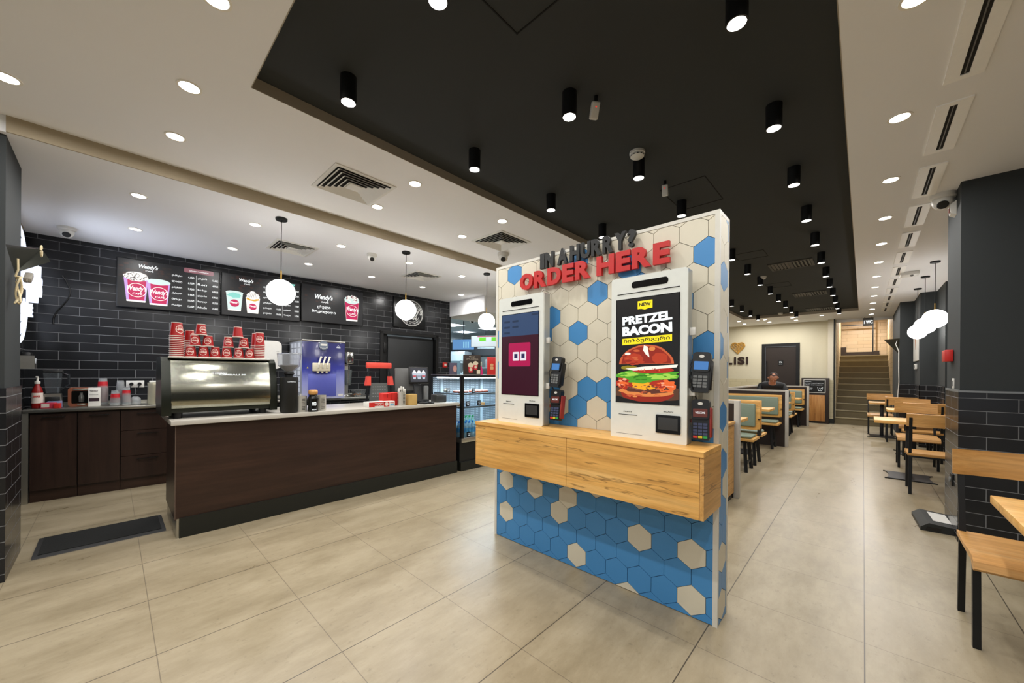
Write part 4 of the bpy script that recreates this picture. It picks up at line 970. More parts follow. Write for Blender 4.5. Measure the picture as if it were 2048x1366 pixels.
for i, y in enumerate((M4[2], M4[3])): pc(y, .0965, 'middle row of the right pyramid, %s one' % ('left' if i == 0 else 'right'))
pc(T2[1], .193, 'top of the right pyramid', rz=CR + 2.2)
def stack(y, n, label, h, r, x=CX, rz=CR, pit=.0155, group=None, x2=0):
    for k in range(n):
        top = k == n - 1
        paper_cup(('topmost red cup, ' + label) if top else 'nested cup inside the ' + label, (x, y, ZT + k * pit), rz, h, r, group or label, top)
stack(.372, 12, 'tall cup stack at the left end of the espresso machine', .115, .046, rz=CR + .7)
stack(.465, 10, 'smaller cup stack beside the tall left stack', .095, .038, x=-4.30, rz=CR + 1.0)
stack(.963, 9, 'tall cup stack at the right end of the espresso machine', .125, .042, rz=CR)
stack(.955, 9, 'cup stack just behind the right end stack', .125, .040, x=-4.30, rz=CR + 2.0)
# grinder
t = thing('coffee_grinder', 'black coffee grinder with clear bean hopper beside the espresso machine', 'coffee grinder', (-3.995, 1.158, ZC))
obj('body', MB().lathe([(.068, 0), (.076, .02), (.077, .30), (.074, .335), (.05, .34)], seg=40), mat('grinder_black', '#141412', .45), t, smooth=50)
obj('collar', MB().lathe([(.03, .34), (.03, .355), (.045, .37), (.04, .385), (.028, .39)], seg=32), BLACK, t)
obj('bean_hopper', MB().lathe([(.03, .39), (.092, .445), (.100, .555), (.0985, .557), (.0905, .449), (.0285, .393)], seg=36, close=False), mat('hopper_clear', '#f2f5fa', .04, trans=.85, ior=1.12), t)
obj('coffee_beans', MB().lathe([(0, .395), (.026, .396), (.076, .443), (.078, .455), (0, .46)], seg=32), mat('beans_brown', '#2a1710', .6, var=.5, nscale=90, bump=1), t)
obj('hopper_lid', MB().lathe([(0, .560), (.101, .560), (.103, .556), (.098, .566), (0, .568)], seg=36, close=False), mat('hopper_clear', '#f2f5fa', .04, trans=.85, ior=1.12), t)
obj('name_lettering', MB().text('CIMBALI', 0, .295, .07, .008, .078, .001, face='+x'), W_E, t)
# perforated cutlery holders
def holder(x, y, label, fill, r=.05, h=.155):
    t = thing('cutlery_holder', label, 'utensil holder', (x, y, ZC), .6)
    obj('cylinder', MB().lathe([(0, 0), (r, 0), (r, h), (r - .0015, h), (r - .0015, .002), (0, .002)], seg=40, close=False), mat('holder_steel', '#c9c6bc', .4, metal=.65), t, smooth=60)
    m = MB()
    for a0 in (-.7, -2.6, 1.0, 2.9):
        for i in range(4):
            for j in range(8):
                a = a0 + i * .16; z = .025 + j * .0145; mm = m.T; m.T = Matrix.Rotation(a, 4, 'Z') @ Matrix.Translation((r + .0003, 0, z)) @ Matrix.Rotation(PI / 2, 4, 'Y'); m.prism(circ(0, 0, .0038, 8), 'xy', 0, .0003); m.T = mm
    obj('holes', m, BLACK, t)
    return t
holder(-3.99, 1.262, 'left perforated steel holder filled with white sticks, beside the grinder', 1)
holder(-4.03, 1.455, 'empty looking perforated steel holder to the right of the black bottle', 0, .052)
holder(-3.98, 2.345, 'perforated steel holder of white cutlery near the till', 1, .047, .165)
rr = random.Random(4)
for i in range(12):
    a, q = rr.uniform(0, 6.28), rr.uniform(.005, .03)
    solo('wooden_stirrer', MB().bar((-3.99 + q * math.cos(a) * .5, 1.262 + q * math.sin(a) * .5, ZC + .006), (-3.99 + q * math.cos(a) * 1.3, 1.262 + q * math.sin(a) * 1.3, ZC + .165 + rr.uniform(0, .012)), .006, .002), WHITEP, 'white stirrer in the left perforated holder', 'stirrer', group='stirrers in the left holder')
for i in range(9):
    a = i * .7; q = .024
    m = MB(); p = Vector((-3.98 + q * math.cos(a) * .4, 2.345 + q * math.sin(a) * .4, ZC + .006)); e = Vector((-3.98 + q * math.cos(a) * 1.5, 2.345 + q * math.sin(a) * 1.5, ZC + .20 + .02 * math.sin(i * 5)))
    m.bar(p, e, .007, .002); m.T = Matrix.Translation(e); m.box(-.009, .009, -.007, .007, -.03, .01, r=.004); solo('plastic_fork', m, WHITEP, 'white plastic cutlery standing in the holder near the till', 'fork', group='plastic cutlery near the till')
t = thing('syrup_bottle', 'black bottle with wooden ball stopper between the steel holders', 'bottle', (-3.955, 1.358, ZC), -.1)
obj('bottle_body', MB().lathe([(0, 0), (.045, 0), (.05, .01), (.047, .03), (.043, .05), (.05, .12), (.05, .135), (.035, .15), (.035, .165), (0, .165)], seg=36), mat('bottle_black', '#0b0b0b', .2), t, smooth=50)
obj('wooden_stopper', MB().lathe([(.03, .165), (.04, .172), (.043, .19), (.04, .207), (.03, .213), (0, .214)], seg=30), PLY, t, smooth=60)
obj('label_print', MB().text('ESPR', .0, .088, .04, .016, .0505, .001, face='+x', bold=.04, rot=.1).text('OFF', .0, .068, .04, .016, .0505, .001, face='+x', bold=.04, rot=-.1).text('XOX', 0, .022, .045, .01, .0505, .001, face='+x', bold=.03), W_E, t)
# low promo box, red box, napkin box
t = thing('promo_box', 'low white and red printed carton lettered BIGGIE on the counter', 'box', (-4.0, 2.08, ZC), 0)
obj('carton', MB().box(-.075, .06, -.155, .155, 0, .062, r=.002), WHITEP, t)
m = MB(); m.box(.0603, .0608, -.155, -.09, .004, .058, 0); m.box(.0603, .0608, .02, .085, .004, .058, 0); m.box(.0603, .0608, -.09, .03, .048, .058, 0); m.text('BIGGIE', -.035, .03, .11, .028, .0612, .0008, face='+x', bold=.05); m.prism(circ(.052, .031, .022, 20), 'yz', .0609, .0615, 1); m.text("Wendy's", .122, .044, .05, .012, .0608, .0008, face='+x', bold=.03, shear=.2); m.text('BAG', .122, .022, .045, .018, .0608, .0008, 2, face='+x', bold=.04)
obj('printed_front', m, [RED, CUPW, mat('print_blue', '#4a9ac9', .5)], t)
t = thing('red_bin', 'pair of bright red plastic caddies behind the printed carton', 'container', (-4.07, 2.23, ZC))
obj('tub', MB().prism([(-.05, 0), (.05, 0), (.055, .14), (-.055, .15)], 'xz', -.095, .0), RED, t); obj('tub', MB().prism([(-.05, 0), (.05, 0), (.055, .15), (-.055, .155)], 'xz', .004, .10), RED, t)
obj('fold_line', MB().box(.05, .058, -.05, -.046, .1, .14), mat('dark_red', '#7a1411', .5), t)
solo('napkin_box', MB().box(-.05, .05, -.055, .055, 0, .13, r=.004).box(.0502, .052, -.05, -.02, .005, .125), mat('kraft_wood', '#c4a15e', .6), 'square plywood napkin box beside the till', 'napkin holder', (-3.98, 2.47, ZC))
# till
t = thing('pos_terminal', 'black till with tilted touchscreen and customer display on the counter', 'cash register', (-4.22, 2.70, ZC), 0)
obj('base', MB().box(-.13, .12, -.16, .12, 0, .04, r=.01), BLACKM, t)
m = MB(); m.prism([(-.02, .04), (.06, .04), (.02, .24), (-.03, .26)], 'xz', -.05, .05); obj('stand', m, mat('pos_grey', '#2c2d2e', .4), t)
m = MB(); m.T = Matrix.Translation((-.02, -.10, .33)) @ Matrix.Rotation(-.45, 4, 'Z') @ Matrix.Rotation(-.32, 4, 'Y'); m.box(-.07, -.04, -.17, .12, -.17, .14, r=.012); obj('operator_screen', m, mat('till_grey', '#3a3a38', .4), t)
m = MB(); m.T = Matrix.Translation((.05, .0, .36)) @ Matrix.Rotation(-.25, 4, 'Z') @ Matrix.Rotation(-.16, 4, 'Y'); m.box(-.015, .01, -.13, .13, -.115, .105, r=.01); d = obj('customer_display', m, BLACK, t)
m = MB(); m.T = Matrix.Translation((.05, .0, .36)) @ Matrix.Rotation(-.25, 4, 'Z') @ Matrix.Rotation(-.16, 4, 'Y'); m.flat([(-.11, -.09), (.11, -.09), (.11, .09), (-.11, .09)], 'yz', .0104, 0)
for cy in (-.06, 0, .06):
    w_ = .03 if cy else .036; m.flat([(cy - w_ * .5, -.055), (cy + w_ * .5, -.055), (cy + w_, .02), (cy - w_, .02)], 'yz', .0107, 1); m.flat([(cy - w_, .018), (cy + w_, .018), (cy + w_ * .5, .05), (cy, .062), (cy - w_ * .5, .05)], 'yz', .0108, 2); m.flat([(cy - w_ * .6, -.03), (cy + w_ * .6, -.03), (cy + w_ * .75, -.008), (cy - w_ * .75, -.008)], 'yz', .0111, 3 if cy else 4)
obj('display_picture', m, [E('pos_px', '#3b3d45', .7), E('pos_cup', '#b9c3d2', .8), E('pos_cream', '#e8e8ee', .8), E('pos_red', '#b84850', .8), E('pos_grey_px', '#8a93a3', .8)], d)
obj('card_slot', MB().box(.06, .10, .06, .12, .04, .22, r=.01), GREYP, t)
solo('receipt_printer', MB().box(-.07, .07, -.08, .08, 0, .10, r=.01).box(-.05, .05, -.05, .05, .1, .108, r=.003), mat('printer_dark', '#2f302f', .4), 'dark receipt printer at the right end of the counter', 'printer', (-4.14, 2.99, ZC))
for y, l in ((2.66, 'left of the pair before the till'), (2.755, 'right of the pair before the till')):
    t = thing('payment_terminal', 'small black card reader lying on the counter, ' + l, 'card reader', (-4.0, y, ZC), .3)
    obj('case', MB().box(-.05, .05, -.032, .032, 0, .024, r=.008), BLACK, t); obj('display', MB().box(-.045, -.01, -.024, .024, .0235, .0245), GREYP, t)
# red handled trolley between the counters
t = thing('folding_trolley', 'folding trolley with red grip and black rails between the counters', 'hand trolley', (-4.95, 2.56, 0), 0)
obj('grip', MB().box(-.022, .022, -.185, .185, 1.375, 1.455, r=.012), mat('trolley_red', '#d8493b', .45), t)
for s_ in (-1, 1):
    obj('rail', MB().rod((0, s_ * .15, 1.38), (.02, s_ * .17, 1.2), .012).rod((.02, s_ * .17, 1.2), (.03, s_ * .21, .1), .015), mat('rail_dark', '#1e2022', .35, metal=.5), t)
    obj('red_sleeve', MB().prism([(s_ * .17 - .034, 1.14), (s_ * .17 + .034, 1.14), (s_ * .16 + .022, 1.265), (s_ * .16 - .022, 1.265)], 'yz', -.02, .045), mat('trolley_red', '#d8493b', .45), t)
    obj('wheel', MB().rod((.0, s_ * .2, .06), (.04, s_ * .2, .06), .06, 24), BLACK, t)
m = MB(); m.prism([(-.17, .5), (.17, .5), (.12, 1.17), (-.12, 1.17)], 'yz', -.01, .012); obj('back_plate', m, mat('trolley_plate', '#5a5c5a', .6), t)
m = MB()
for i in range(6):
    for j in range(4): m.prism(rrect(-.10 + i * .035, -.08 + i * .035, .98 + j * .045, .99 + j * .045, .003), 'yz', .012, .014)
obj('plate_pattern', m, mat('plate_mark', '#8a8c88', .5), t)
obj('foot_plate', MB().box(0, .25, -.2, .2, .01, .03), BLACKM, t)
# ------------------------------------------------------------------ soft serve machine
t = thing('ice_cream_machine', 'blue fronted soft serve ice cream machine against the black tiles', 'ice cream machine', (-5.76, 1.83, .93), 0)
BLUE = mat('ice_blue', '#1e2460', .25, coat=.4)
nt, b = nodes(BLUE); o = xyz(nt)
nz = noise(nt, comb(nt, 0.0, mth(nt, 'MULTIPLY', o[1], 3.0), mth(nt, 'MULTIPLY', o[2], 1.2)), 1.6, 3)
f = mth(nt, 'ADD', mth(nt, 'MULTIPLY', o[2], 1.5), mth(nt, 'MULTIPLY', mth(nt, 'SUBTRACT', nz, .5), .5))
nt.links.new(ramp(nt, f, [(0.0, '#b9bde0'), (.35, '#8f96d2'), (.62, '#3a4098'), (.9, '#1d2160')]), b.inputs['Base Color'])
obj('cabinet', MB().box(-.54, -.012, 0, .595, .0, .83, r=.006), mat('machine_silver', '#b5bac6', .3, metal=.4), t)
obj('front_panel', MB().box(-.012, .0, .0, .595, .0, .825, r=.004), BLUE, t)
obj('top_lid', MB().box(-.54, .008, -.004, .60, .828, .85, r=.005), STEEL, t)
m = MB()
for k in range(3):
    for j in range(9): m.box(-.48 + k * .15, -.38 + k * .15, -.002, .0, .10 + j * .08, .165 + j * .08)
obj('side_louvres', m, mat('louvre_white', '#dfe4ee', .5), t)
p = obj('control_dial', MB().prism(circ(.285, .775, .066, 32), 'yz', 0, .014), mat('dial_grey', '#6a7684', .4), t)
m = MB(); m.box(.014, .016, .24, .33, .772, .80, 0)
for i in range(4): m.prism(circ(.245 + i * .027, .745 - (.01 if i in (1, 2) else 0), .008, 12), 'yz', .014, .018, 0)
obj('buttons', m, WHITEP, p)
m = MB(); m.box(0, .05, .13, .37, .40, .52, r=.008)
dh = obj('dispenser_head', m, mat('dispenser_cream', '#cfc8b2', .4), t)
for y in (.2, .26, .32):
    obj('dispensing_lever', MB().rod((.05, y, .45), (.07, y - .0, .50), .012).rod((.06, y, .5), (.05, y + .035, .60), .012).ball(.05, y + .035, .60, .017, 16), mat('lever_white', '#e8e4d6', .4), t)
    obj('nozzle', MB().rod((.03, y, .40), (.03, y, .37), .014), mat('dispenser_cream', '#cfc8b2', .4), dh)
obj('drip_panel', MB().box(0, .004, .08, .47, .03, .36, r=.002), mat('drip_blue', '#5a61b4', .3), t)
obj('warning_label', MB().prism([(.06, .44), (.085, .44), (.0725, .465)], 'yz', 0, .002), mat('warn_yellow', '#d8c62a', .5), t)
obj('maker_badge', MB().text('VALMAR', .50, .755, .06, .012, .001, .001, face='+x', bold=.02).tube([(.003, .475, .765), (.003, .50, .785), (.003, .525, .765)], .0015), W_E, t)
obj('front_lettering', MB().text('gelato soft machine', .3, .14, .3, .014, .001, .0008, face='+x', shear=.2), W_E, t)
obj('rating_plate', MB().box(0, .002, .50, .57, .03, .06), WHITEP, t)
# paper towel dispenser behind the cups
t = thing('towel_dispenser', 'white curved paper towel dispenser on the tiled wall behind the cups', 'dispenser', (bwx(1.55), 1.55, 1.36), -WR)
obj('cover', MB().prism(rrect(-.13, .15, 0, .40, .07), 'yz', 0, .2), WHITEP, t); obj('logo', MB().text('TORK', .10, .25, .035, .01, .2005, .0005, face='+x'), GREYP, t)
# drink mixer beside the ice cream machine
t = thing('drink_mixer', 'silver stick drink mixer with steel cup to the right of the blue machine', 'mixer', (-6.1, 2.62, .93), 0)
obj('mixer_head', MB().box(-.09, .09, -.06, .07, .52, .72, r=.03, seg=4), CHROME, t)
obj('column', MB().box(-.11, -.06, -.03, .03, .0, .55), STEEL, t); obj('mixing_cup', MB().lathe([(0, .18), (.045, .18), (.065, .42), (.065, .43), (.06, .43)], seg=28), mat('mix_cup', '#9aa09f', .2, metal=.8), t); obj('base', MB().box(-.12, .1, -.09, .09, 0, .03, r=.01), CHROME, t)
t = thing('food_tub', 'clear plastic tub of golden snacks on the far end of the steel worktop', 'food container', (-5.93, 2.72, .93))
obj('tub', MB().prism([(-.06, 0), (.06, 0), (.09, .10), (-.09, .10)], 'yz', -.07, .07), mat('tub_clear', '#dfe5e5', .05, trans=.9, ior=1.1), t)
for i in range(7): obj('snack', MB().ball(-.04 + .03 * (i % 3), -.05 + .03 * (i // 2), .03 + .012 * (i % 2), .02, 10, sz=.6), mat('snack_orange', '#c4752e', .6), t)
obj('rim', MB().box(-.075, .075, -.10, .10, .10, .106), GREYP, t)
# ------------------------------------------------------------------ left end worktop things
def WC_(x, y): return (x, y, .932)
t = thing('sauce_pump', 'upside pump bottle of red sauce at the left end of the worktop', 'pump bottle', WC_(-6.13, -.515))
obj('bottle', MB().lathe([(0, 0), (.035, 0), (.038, .01), (.038, .16), (.03, .2), (.016, .235), (.016, .245), (0, .245)], seg=28), mat('sauce_red', '#8c1512', .25), t, smooth=50)
obj('label', MB().lathe([(.0388, .05), (.0388, .155)], seg=28, close=False), CUPW, t); obj('label_mark', MB().text('SAUCE', 0, .12, .045, .018, .0395, .001, face='+x', bold=.04), RED, t)
obj('pump_head', MB().lathe([(.018, .245), (.02, .25), (.02, .27), (.008, .275), (.008, .31), (0, .31)], seg=20).box(-.01, .055, -.008, .008, .31, .322, r=.003), WHITEP, t)
t = thing('blender', 'blender with clear jug on a silver base beside the sauce pump', 'blender', WC_(-6.22, -.418))
obj('motor_base', MB().prism([(-.07, 0), (.07, 0), (.055, .14), (-.055, .14)], 'yz', -.07, .07), STEEL, t); obj('jug', MB().prism([(-.045, .15), (.045, .15), (.065, .36), (-.065, .36)], 'yz', -.055, .055), mat('jug_clear', '#dfe8ee', .04, trans=.95, ior=1.15), t)
obj('lid', MB().box(-.06, .06, -.068, .068, .36, .385, r=.008), BLACK, t); obj('jug_handle', MB().tube([(0, .06, .35), (0, .105, .34), (0, .105, .24), (0, .055, .18)], .011), mat('smoke_handle', '#2c2f33', .2), t); obj('control_panel', MB().box(.068, .074, -.05, .05, .03, .11, r=.003), BLACK, t)
t = thing('coffee_maker', 'copper framed small drip machine with dark window on the worktop', 'coffee machine', WC_(-6.18, -.222))
obj('copper_frame', MB().prism(rrect(-.095, .095, 0, .2, .025), 'yz', -.12, .0), mat('copper', '#a8684f', .35, metal=.7), t)
w_ = obj('window', MB().prism(rrect(-.07, .075, .03, .165, .01), 'yz', 0, .003), mat('window_black', '#0b0a09', .15), t); obj('jar', MB().lathe([(0, 0), (.02, 0), (.022, .06), (.012, .08), (.012, .1), (0, .1)], cx=.012, cy=0, cz=.045, seg=20), mat('jar_grey', '#777873', .15, metal=.6), w_)
obj('top_plate', MB().box(0, .004, -.06, .055, .17, .19, r=.002), STEEL, t); obj('spout', MB().box(0, .012, -.03, .03, .012, .024, r=.002), STEEL, t)
t = thing('chocolate_packet', 'white carton of chocolate powder standing by the clear cups', 'carton', WC_(-6.08, -.125))
obj('carton', MB().box(-.04, .04, -.045, .045, 0, .2, r=.002), WHITEP, t); obj('print', MB().text('TRICOLO', -.005, .165, .06, .014, .0405, .0006, face='+x', bold=.04).text('CHOCOLATE', -.005, .125, .065, .008, .0405, .0006, face='+x').box(.0403, .041, -.04, .035, .055, .09), mat('choc_brown', '#2a1620', .5), t)
CLR = mat('clear_cup', '#f4f7f8', .06, trans=.8, ior=1.12); CLRR = mat('clear_cup_red', '#b8202a', .4)
def cup_stack(x, y, n, h, r, label, red, pit=.013):
    pr = None
    for k in range(n):
        if pr is None:
            t = thing('plastic_cup', 'clear cup in the ' + label, 'plastic cup', WC_(x, y), 0, label)
            obj('wall', MB().lathe([(r, 0), (r + .002, .003), (r * .75, h), (0, h)], seg=20, close=False), CLR, t, smooth=50)
            if red: obj('red_print', MB().lathe([(r * .965, h * .30), (r * .865, h * .68)], seg=20, close=False), CLRR, t, smooth=50)
            pr = t
        else: dup(pr, (x, y, .932 + k * pit), 0)
cup_stack(-6.17, -.065, 15, .12, .042, 'tallest leaning stack of clear cups with red print', True)
cup_stack(-6.06, .03, 5, .115, .04, 'short stack of clear cups with red print', True)
cup_stack(-6.16, .07, 13, .12, .036, 'tall stack of plain clear cups', False)
cup_stack(-6.06, .115, 8, .11, .036, 'middle stack of clear cups with red print by the socket', True)
for k in range(6): solo('domed_cup_cover', MB().lathe([(.045, 0), (.046, .004), (.04, .03), (.02, .045), (.012, .046)], seg=24, close=False), CLR, 'clear domed cup cover in the nested pile beside the plastic cups', 'cup cover', (-6.10, .19, .932 + k * .009), group='dome lids on the worktop', smooth=60)
t = thing('tea_boxes', 'small pink and white sachet box before the blender', 'box', WC_(-6.04, -.435), -.3)
obj('carton', MB().box(-.02, .02, -.05, .05, 0, .055, r=.002), mat('pink_carton', '#c2314a', .5), t); obj('print', MB().box(.0202, .021, -.043, .012, .008, .047), CUPW, t)
solo('sachet_box', MB().box(-.02, .02, -.022, .022, 0, .05, r=.002), RED, 'tiny red sachet box at the worktop edge in front of the blender', 'box', WC_(-6.0, -.375), -.2)
solo('sachet_tray', MB().box(-.05, .05, -.05, .05, 0, .065, r=.004), mat('violet_tray', '#75789a', .5), 'violet tray of sachets leaning on the blender base', 'box', WC_(-6.11, -.40), 0)
t = thing('milk_pitcher', 'tall cream coloured steel pitcher left of the espresso machine', 'pitcher', WC_(-6.08, .345))
obj('pitcher_body', MB().lathe([(0, 0), (.058, 0), (.06, .02), (.058, .2), (.06, .245), (.058, .25), (0, .25)], seg=32), mat('pitcher_cream', '#c2bda4', .25, metal=.5), t, smooth=50); obj('lid', MB().box(-.04, .04, -.045, .05, .25, .27, r=.01), WHITEP, t)
t = thing('spray_can', 'red and white can squeezed between pitcher and espresso machine', 'can', WC_(-5.98, .41))
obj('can', MB().lathe([(0, 0), (.024, 0), (.025, .15), (.018, .17), (.01, .175), (0, .18)], seg=24), CUPW, t); obj('red_band', MB().lathe([(.0255, .05), (.0255, .08)], seg=24, close=False), RED, t)
t = thing('power_socket', 'white double wall socket with black plugs above the clear cups', 'power socket', (bwx(.13) , .12, 1.115), -WR)
obj('plate', MB().box(0, .012, 0, .155, 0, .085, r=.004), WHITEP, t)
for y in (.045, .115): obj('plug', MB().rod((.01, y, .045), (.05, y, .04), .018, 20).tube([(.05, y, .04), (.06, y - .01, .0), (.04, y - .03, -.06)], .004), BLACK, t)
t = thing('wall_dispenser', 'steel soap dispenser on the left wall under the lit sign', 'dispenser', (-6.1, -.615, 1.33))
obj('case', MB().prism([(-.07, 0), (.07, 0), (.07, .13), (.03, .06), (-.03, .05), (-.07, .11)], 'xz', 0, .09), STEEL, t); obj('black_insert', MB().box(-.068, .068, 0, .07, .02, .17, r=.02), BLACK, t)
# coiled black cable beside the lit sign
solo('cable', MB().tube([(bwx(-.3) + .01 + 0 * i, -.38 + .06 * math.sin(i * .42), 2.36 - .045 * i) for i in range(13)], .006), BLACK, 'black cable hanging down the tiled wall right of the lit sign', 'cable')
# fire alarm button
t = thing('fire_alarm_button', 'red fire alarm call point on the black tiles right of the dark door', 'fire alarm', (bwx(4.66), 4.60, 1.43), -WR)
obj('case', MB().box(0, .035, 0, .10, 0, .10, r=.008), RED, t); obj('white_label', MB().box(.035, .037, .025, .075, .03, .075), WHITEP, t)
# floor mat
t = thing('floor_mat', 'black rubber and carpet floor mat beside the serving counter', 'mat', (-4.44, -.03, 0))
obj('rubber_border', MB().lathe([(0, 0)]) if False else (lambda m: (m.prism([(-.245, .0), (.245, .0), (.215, .012), (-.215, .012)], 'xz', -.345, .345), m)[1])(MB()), mat('mat_border', '#2d2d2d', .6), t)
obj('carpet_top', MB().box(-.205, .205, -.32, .32, .011, .016), mat('mat_black', '#1b1c1b', .95, var=.5, nscale=200, bump=1), t)
# ------------------------------------------------------------------ refrigerated display case
CB = mat('case_black', '#101112', .35); LEDC = mat('case_led', '#e2f2ff', .4, emit=9)
CY0, CY1, CXF, CXB = 3.20, 4.62, -3.93, -4.62
t = thing('display_case', 'glass fronted refrigerated pastry display case at the end of the counter', 'display case', (-4.28, 3.9, 0)); o_ = (4.28, -3.9, 0)
def C():
    m = MB(); m.T = Matrix.Translation(o_); return m
obj('base', C().box(CXB, CXF - .02, CY0, CY1, .12, .38), CB, t)
obj('kick_plate', C().box(CXB, CXF + .01, CY0 - .0, CY1, 0, .12), BASEB, t)
obj('steel_sill', C().box(CXB, CXF + .01, CY0 + .01, CY1, .38, .44, r=.004), STEEL, t)
obj('top_panel', C().box(CXB, CXF + .01, CY0, CY1, 1.262, 1.29, r=.003), CB, t)
obj('top_edge', C().box(CXB, CXF + .014, CY0 - .003, CY1, 1.288, 1.296), STEEL, t)
for x, y in ((CXF - .01, CY0 + .012), (CXB + .01, CY0 + .012), (CXF - .01, CY1 - .012)): obj('corner_post', C().box(x - .012, x + .012, y - .012, y + .012, .44, 1.262), CB, t)
obj('corner_post', C().box(CXF - .014, CXF + .012, CY0 + .005, CY0 + .045, .44, 1.262), CB, t)
gm = mat('case_glass', '#f4fbff', .02, trans=1.0, ior=1.02, var=0)
obj('front_glass', C().box(CXF - .004, CXF, CY0 + .045, CY1 - .02, .44, 1.262), gm, t)
obj('side_glass', C().box(CXB + .02, CXF - .02, CY0 + .004, CY0 + .008, .44, 1.262), gm, t)
PERF = mat('perforated_back', '#8d959b', .4, metal=.3, var=0)
nt, b = nodes(PERF); o = xyz(nt)
def dots(v): return mth(nt, 'SUBTRACT', mth(nt, 'FRACT', mth(nt, 'DIVIDE', v, .028)), .5)
dd = mth(nt, 'ADD', mth(nt, 'POWER', dots(mth(nt, 'ADD', o[0], o[1])), 2.0), mth(nt, 'POWER', dots(o[2]), 2.0))
nt.links.new(mixc(nt, mth(nt, 'LESS_THAN', dd, .05), '#848d94', '#d9e6ec'), b.inputs['Base Color'])
obj('perforated_back', C().box(CXB, CXB + .01, CY0 + .02, CY1, .44, 1.262), PERF, t)
obj('perforated_end', C().box(CXB, CXF - .03, CY1 - .01, CY1, .44, 1.262), PERF, t)
for z in (.86, 1.04):
    s_ = obj('glass_shelf', C().box(CXB + .03, CXF - .03, CY0 + .03, CY1 - .03, z - .012, z - .004), gm, t)
    obj('shelf_rail', C().box(CXF - .034, CXF - .026, CY0 + .03, CY1 - .03, z - .022, z - .002).box(CXB + .05, CXF - .03, CY0 + .022, CY0 + .03, z - .02, z - .002), mat('rail_grey', '#5c6468', .4), s_)
for y in (3.35, 3.75, 4.15): obj('air_column', C().box(CXB + .012, CXB + .03, y, y + .05, .44, 1.25), mat('column_white', '#c6d2d8', .4), t)
obj('light_bar', C().box(CXF - .08, CXF - .05, CY0 + .06, CY1 - .05, 1.245, 1.26), LEDC, t); obj('light_bar', C().box(CXB + .1, CXF - .1, CY0 + .03, CY0 + .05, 1.245, 1.26), LEDC, t)
l = lamp(t, (.2, 0, 1.24), 34, .5, (.8, .92, 1), 170, 'case_light'); l.data.shape = 'RECTANGLE'; l.data.size = .3; l.data.size_y = 1.3
# contents
def bottle(x, y, z, h, r, label, cap, grp, cache={}):
    if cap in cache: return dup(cache[cap], (x, y, z), 0, label, grp)
    b_ = thing('water_bottle', label, 'water bottle', (x, y, z), 0, grp)
    obj('bottle_body', MB().lathe([(0, 0), (r, 0), (r * 1.02, h * .1), (r * .94, h * .4), (r, h * .62), (r * .8, h * .75), (r * .4, h * .88), (r * .4, h * .92)], seg=18), mat('bottle_clear_' + cap, '#bfe4f5' if cap == 'blue' else '#bfe9d8', .1, trans=.35, ior=1.1), b_, smooth=60)
    obj('cap', MB().cyl(0, 0, h * .9, h, r * .45, seg=14), mat('cap_' + cap, '#2f86d6' if cap == 'blue' else '#3fae6a', .4), b_)
    obj('label_band', MB().lathe([(r * 1.01, h * .3), (r * 1.03, h * .58)], seg=18, close=False), mat('band_' + cap, '#58b0e8' if cap == 'blue' else '#c8e8dc', .4), b_)
    cache[cap] = b_; return b_
for i in range(5):
    for j in range(3): bottle(-3.99 - j * .065, 3.27 + i * .062, .442, .21, .029, 'blue capped bottle in the display case, %s row, %s from the left' % (ORD[j], ORD[i]), 'blue', 'blue capped water bottles')
for i in range(3):
    for j in range(2): bottle(-4.25 - j * .07, 3.55 + i * .07, .442, .25, .031, 'green capped bottle behind the blue ones, %s row, %s from the left' % (ORD[j], ORD[i]), 'green', 'green capped water bottles')
def price_tag(x, y, z, label, rz=0.2):
    p = thing('price_tag', label, 'price tag', (x, y, z), rz)
    obj('card', MB().box(-.004, .004, -.036, .036, 0, .07, r=.001), CB, p)
    obj('writing', MB().text('წყალი' if z < .6 else 'დონატი', 0, .048, .05, .012, .0046, .0004, face='+x').text('3.50₾', 0, .024, .04, .014, .0046, .0004, face='+x'), W_E, p)
for i, (x, y, z, w_) in enumerate(((-3.955, 3.36, .442, 'standing before the blue water bottles'), (-3.955, 3.54, .442, 'second on the sill before the water bottles'), (-3.99, 3.47, 1.04, 'on the top shelf before the pastries'), (-3.99, 3.37, .86, 'on the middle shelf, left'), (-3.99, 3.58, .86, 'on the middle shelf, right'), (-4.30, 3.27, 1.04, 'on the top shelf behind the side glass'))):
    price_tag(x, y, z, 'small black price tag ' + w_)
def pastry(x, y, z, label, kind):
    p = thing('pastry', label, 'pastry', (x, y, z))
    if kind == 'donut':
        m = MB(); m.tube([(.03 * math.cos(a), .03 * math.sin(a), .02) for a in [i * PI / 10 for i in range(20)]], .018, 10, closed=True); obj('ring', m, mat('donut_brown', '#7a3b28', .5), p, smooth=70)
        m = MB(); m.tube([(.03 * math.cos(a), .03 * math.sin(a), .024) for a in [i * PI / 10 for i in range(20)]], .0165, 10, closed=True); obj('icing', m, mat('icing_pink', '#c9b0b0', .4), p, smooth=70)
    elif kind == 'bun': obj('bun', MB().ball(0, 0, .03, .045, 18, sz=.7), mat('bun_white', '#d8d2c6', .5), p, smooth=70); obj('glaze', MB().ball(0, 0, .045, .03, 14, sz=.6), mat('glaze_brown', '#8a5a3c', .4), p, smooth=70)
    else: obj('slice', MB().prism([(-.05, -.03), (.05, 0), (-.05, .03)], 'xy', .0, .035), mat('cake_tan', '#c08a4e', .6), p); obj('topping', MB().prism([(-.05, -.03), (.05, 0), (-.05, .03)], 'xy', .035, .045), mat('cake_white', '#d8cdb8', .5), p)
i = 0
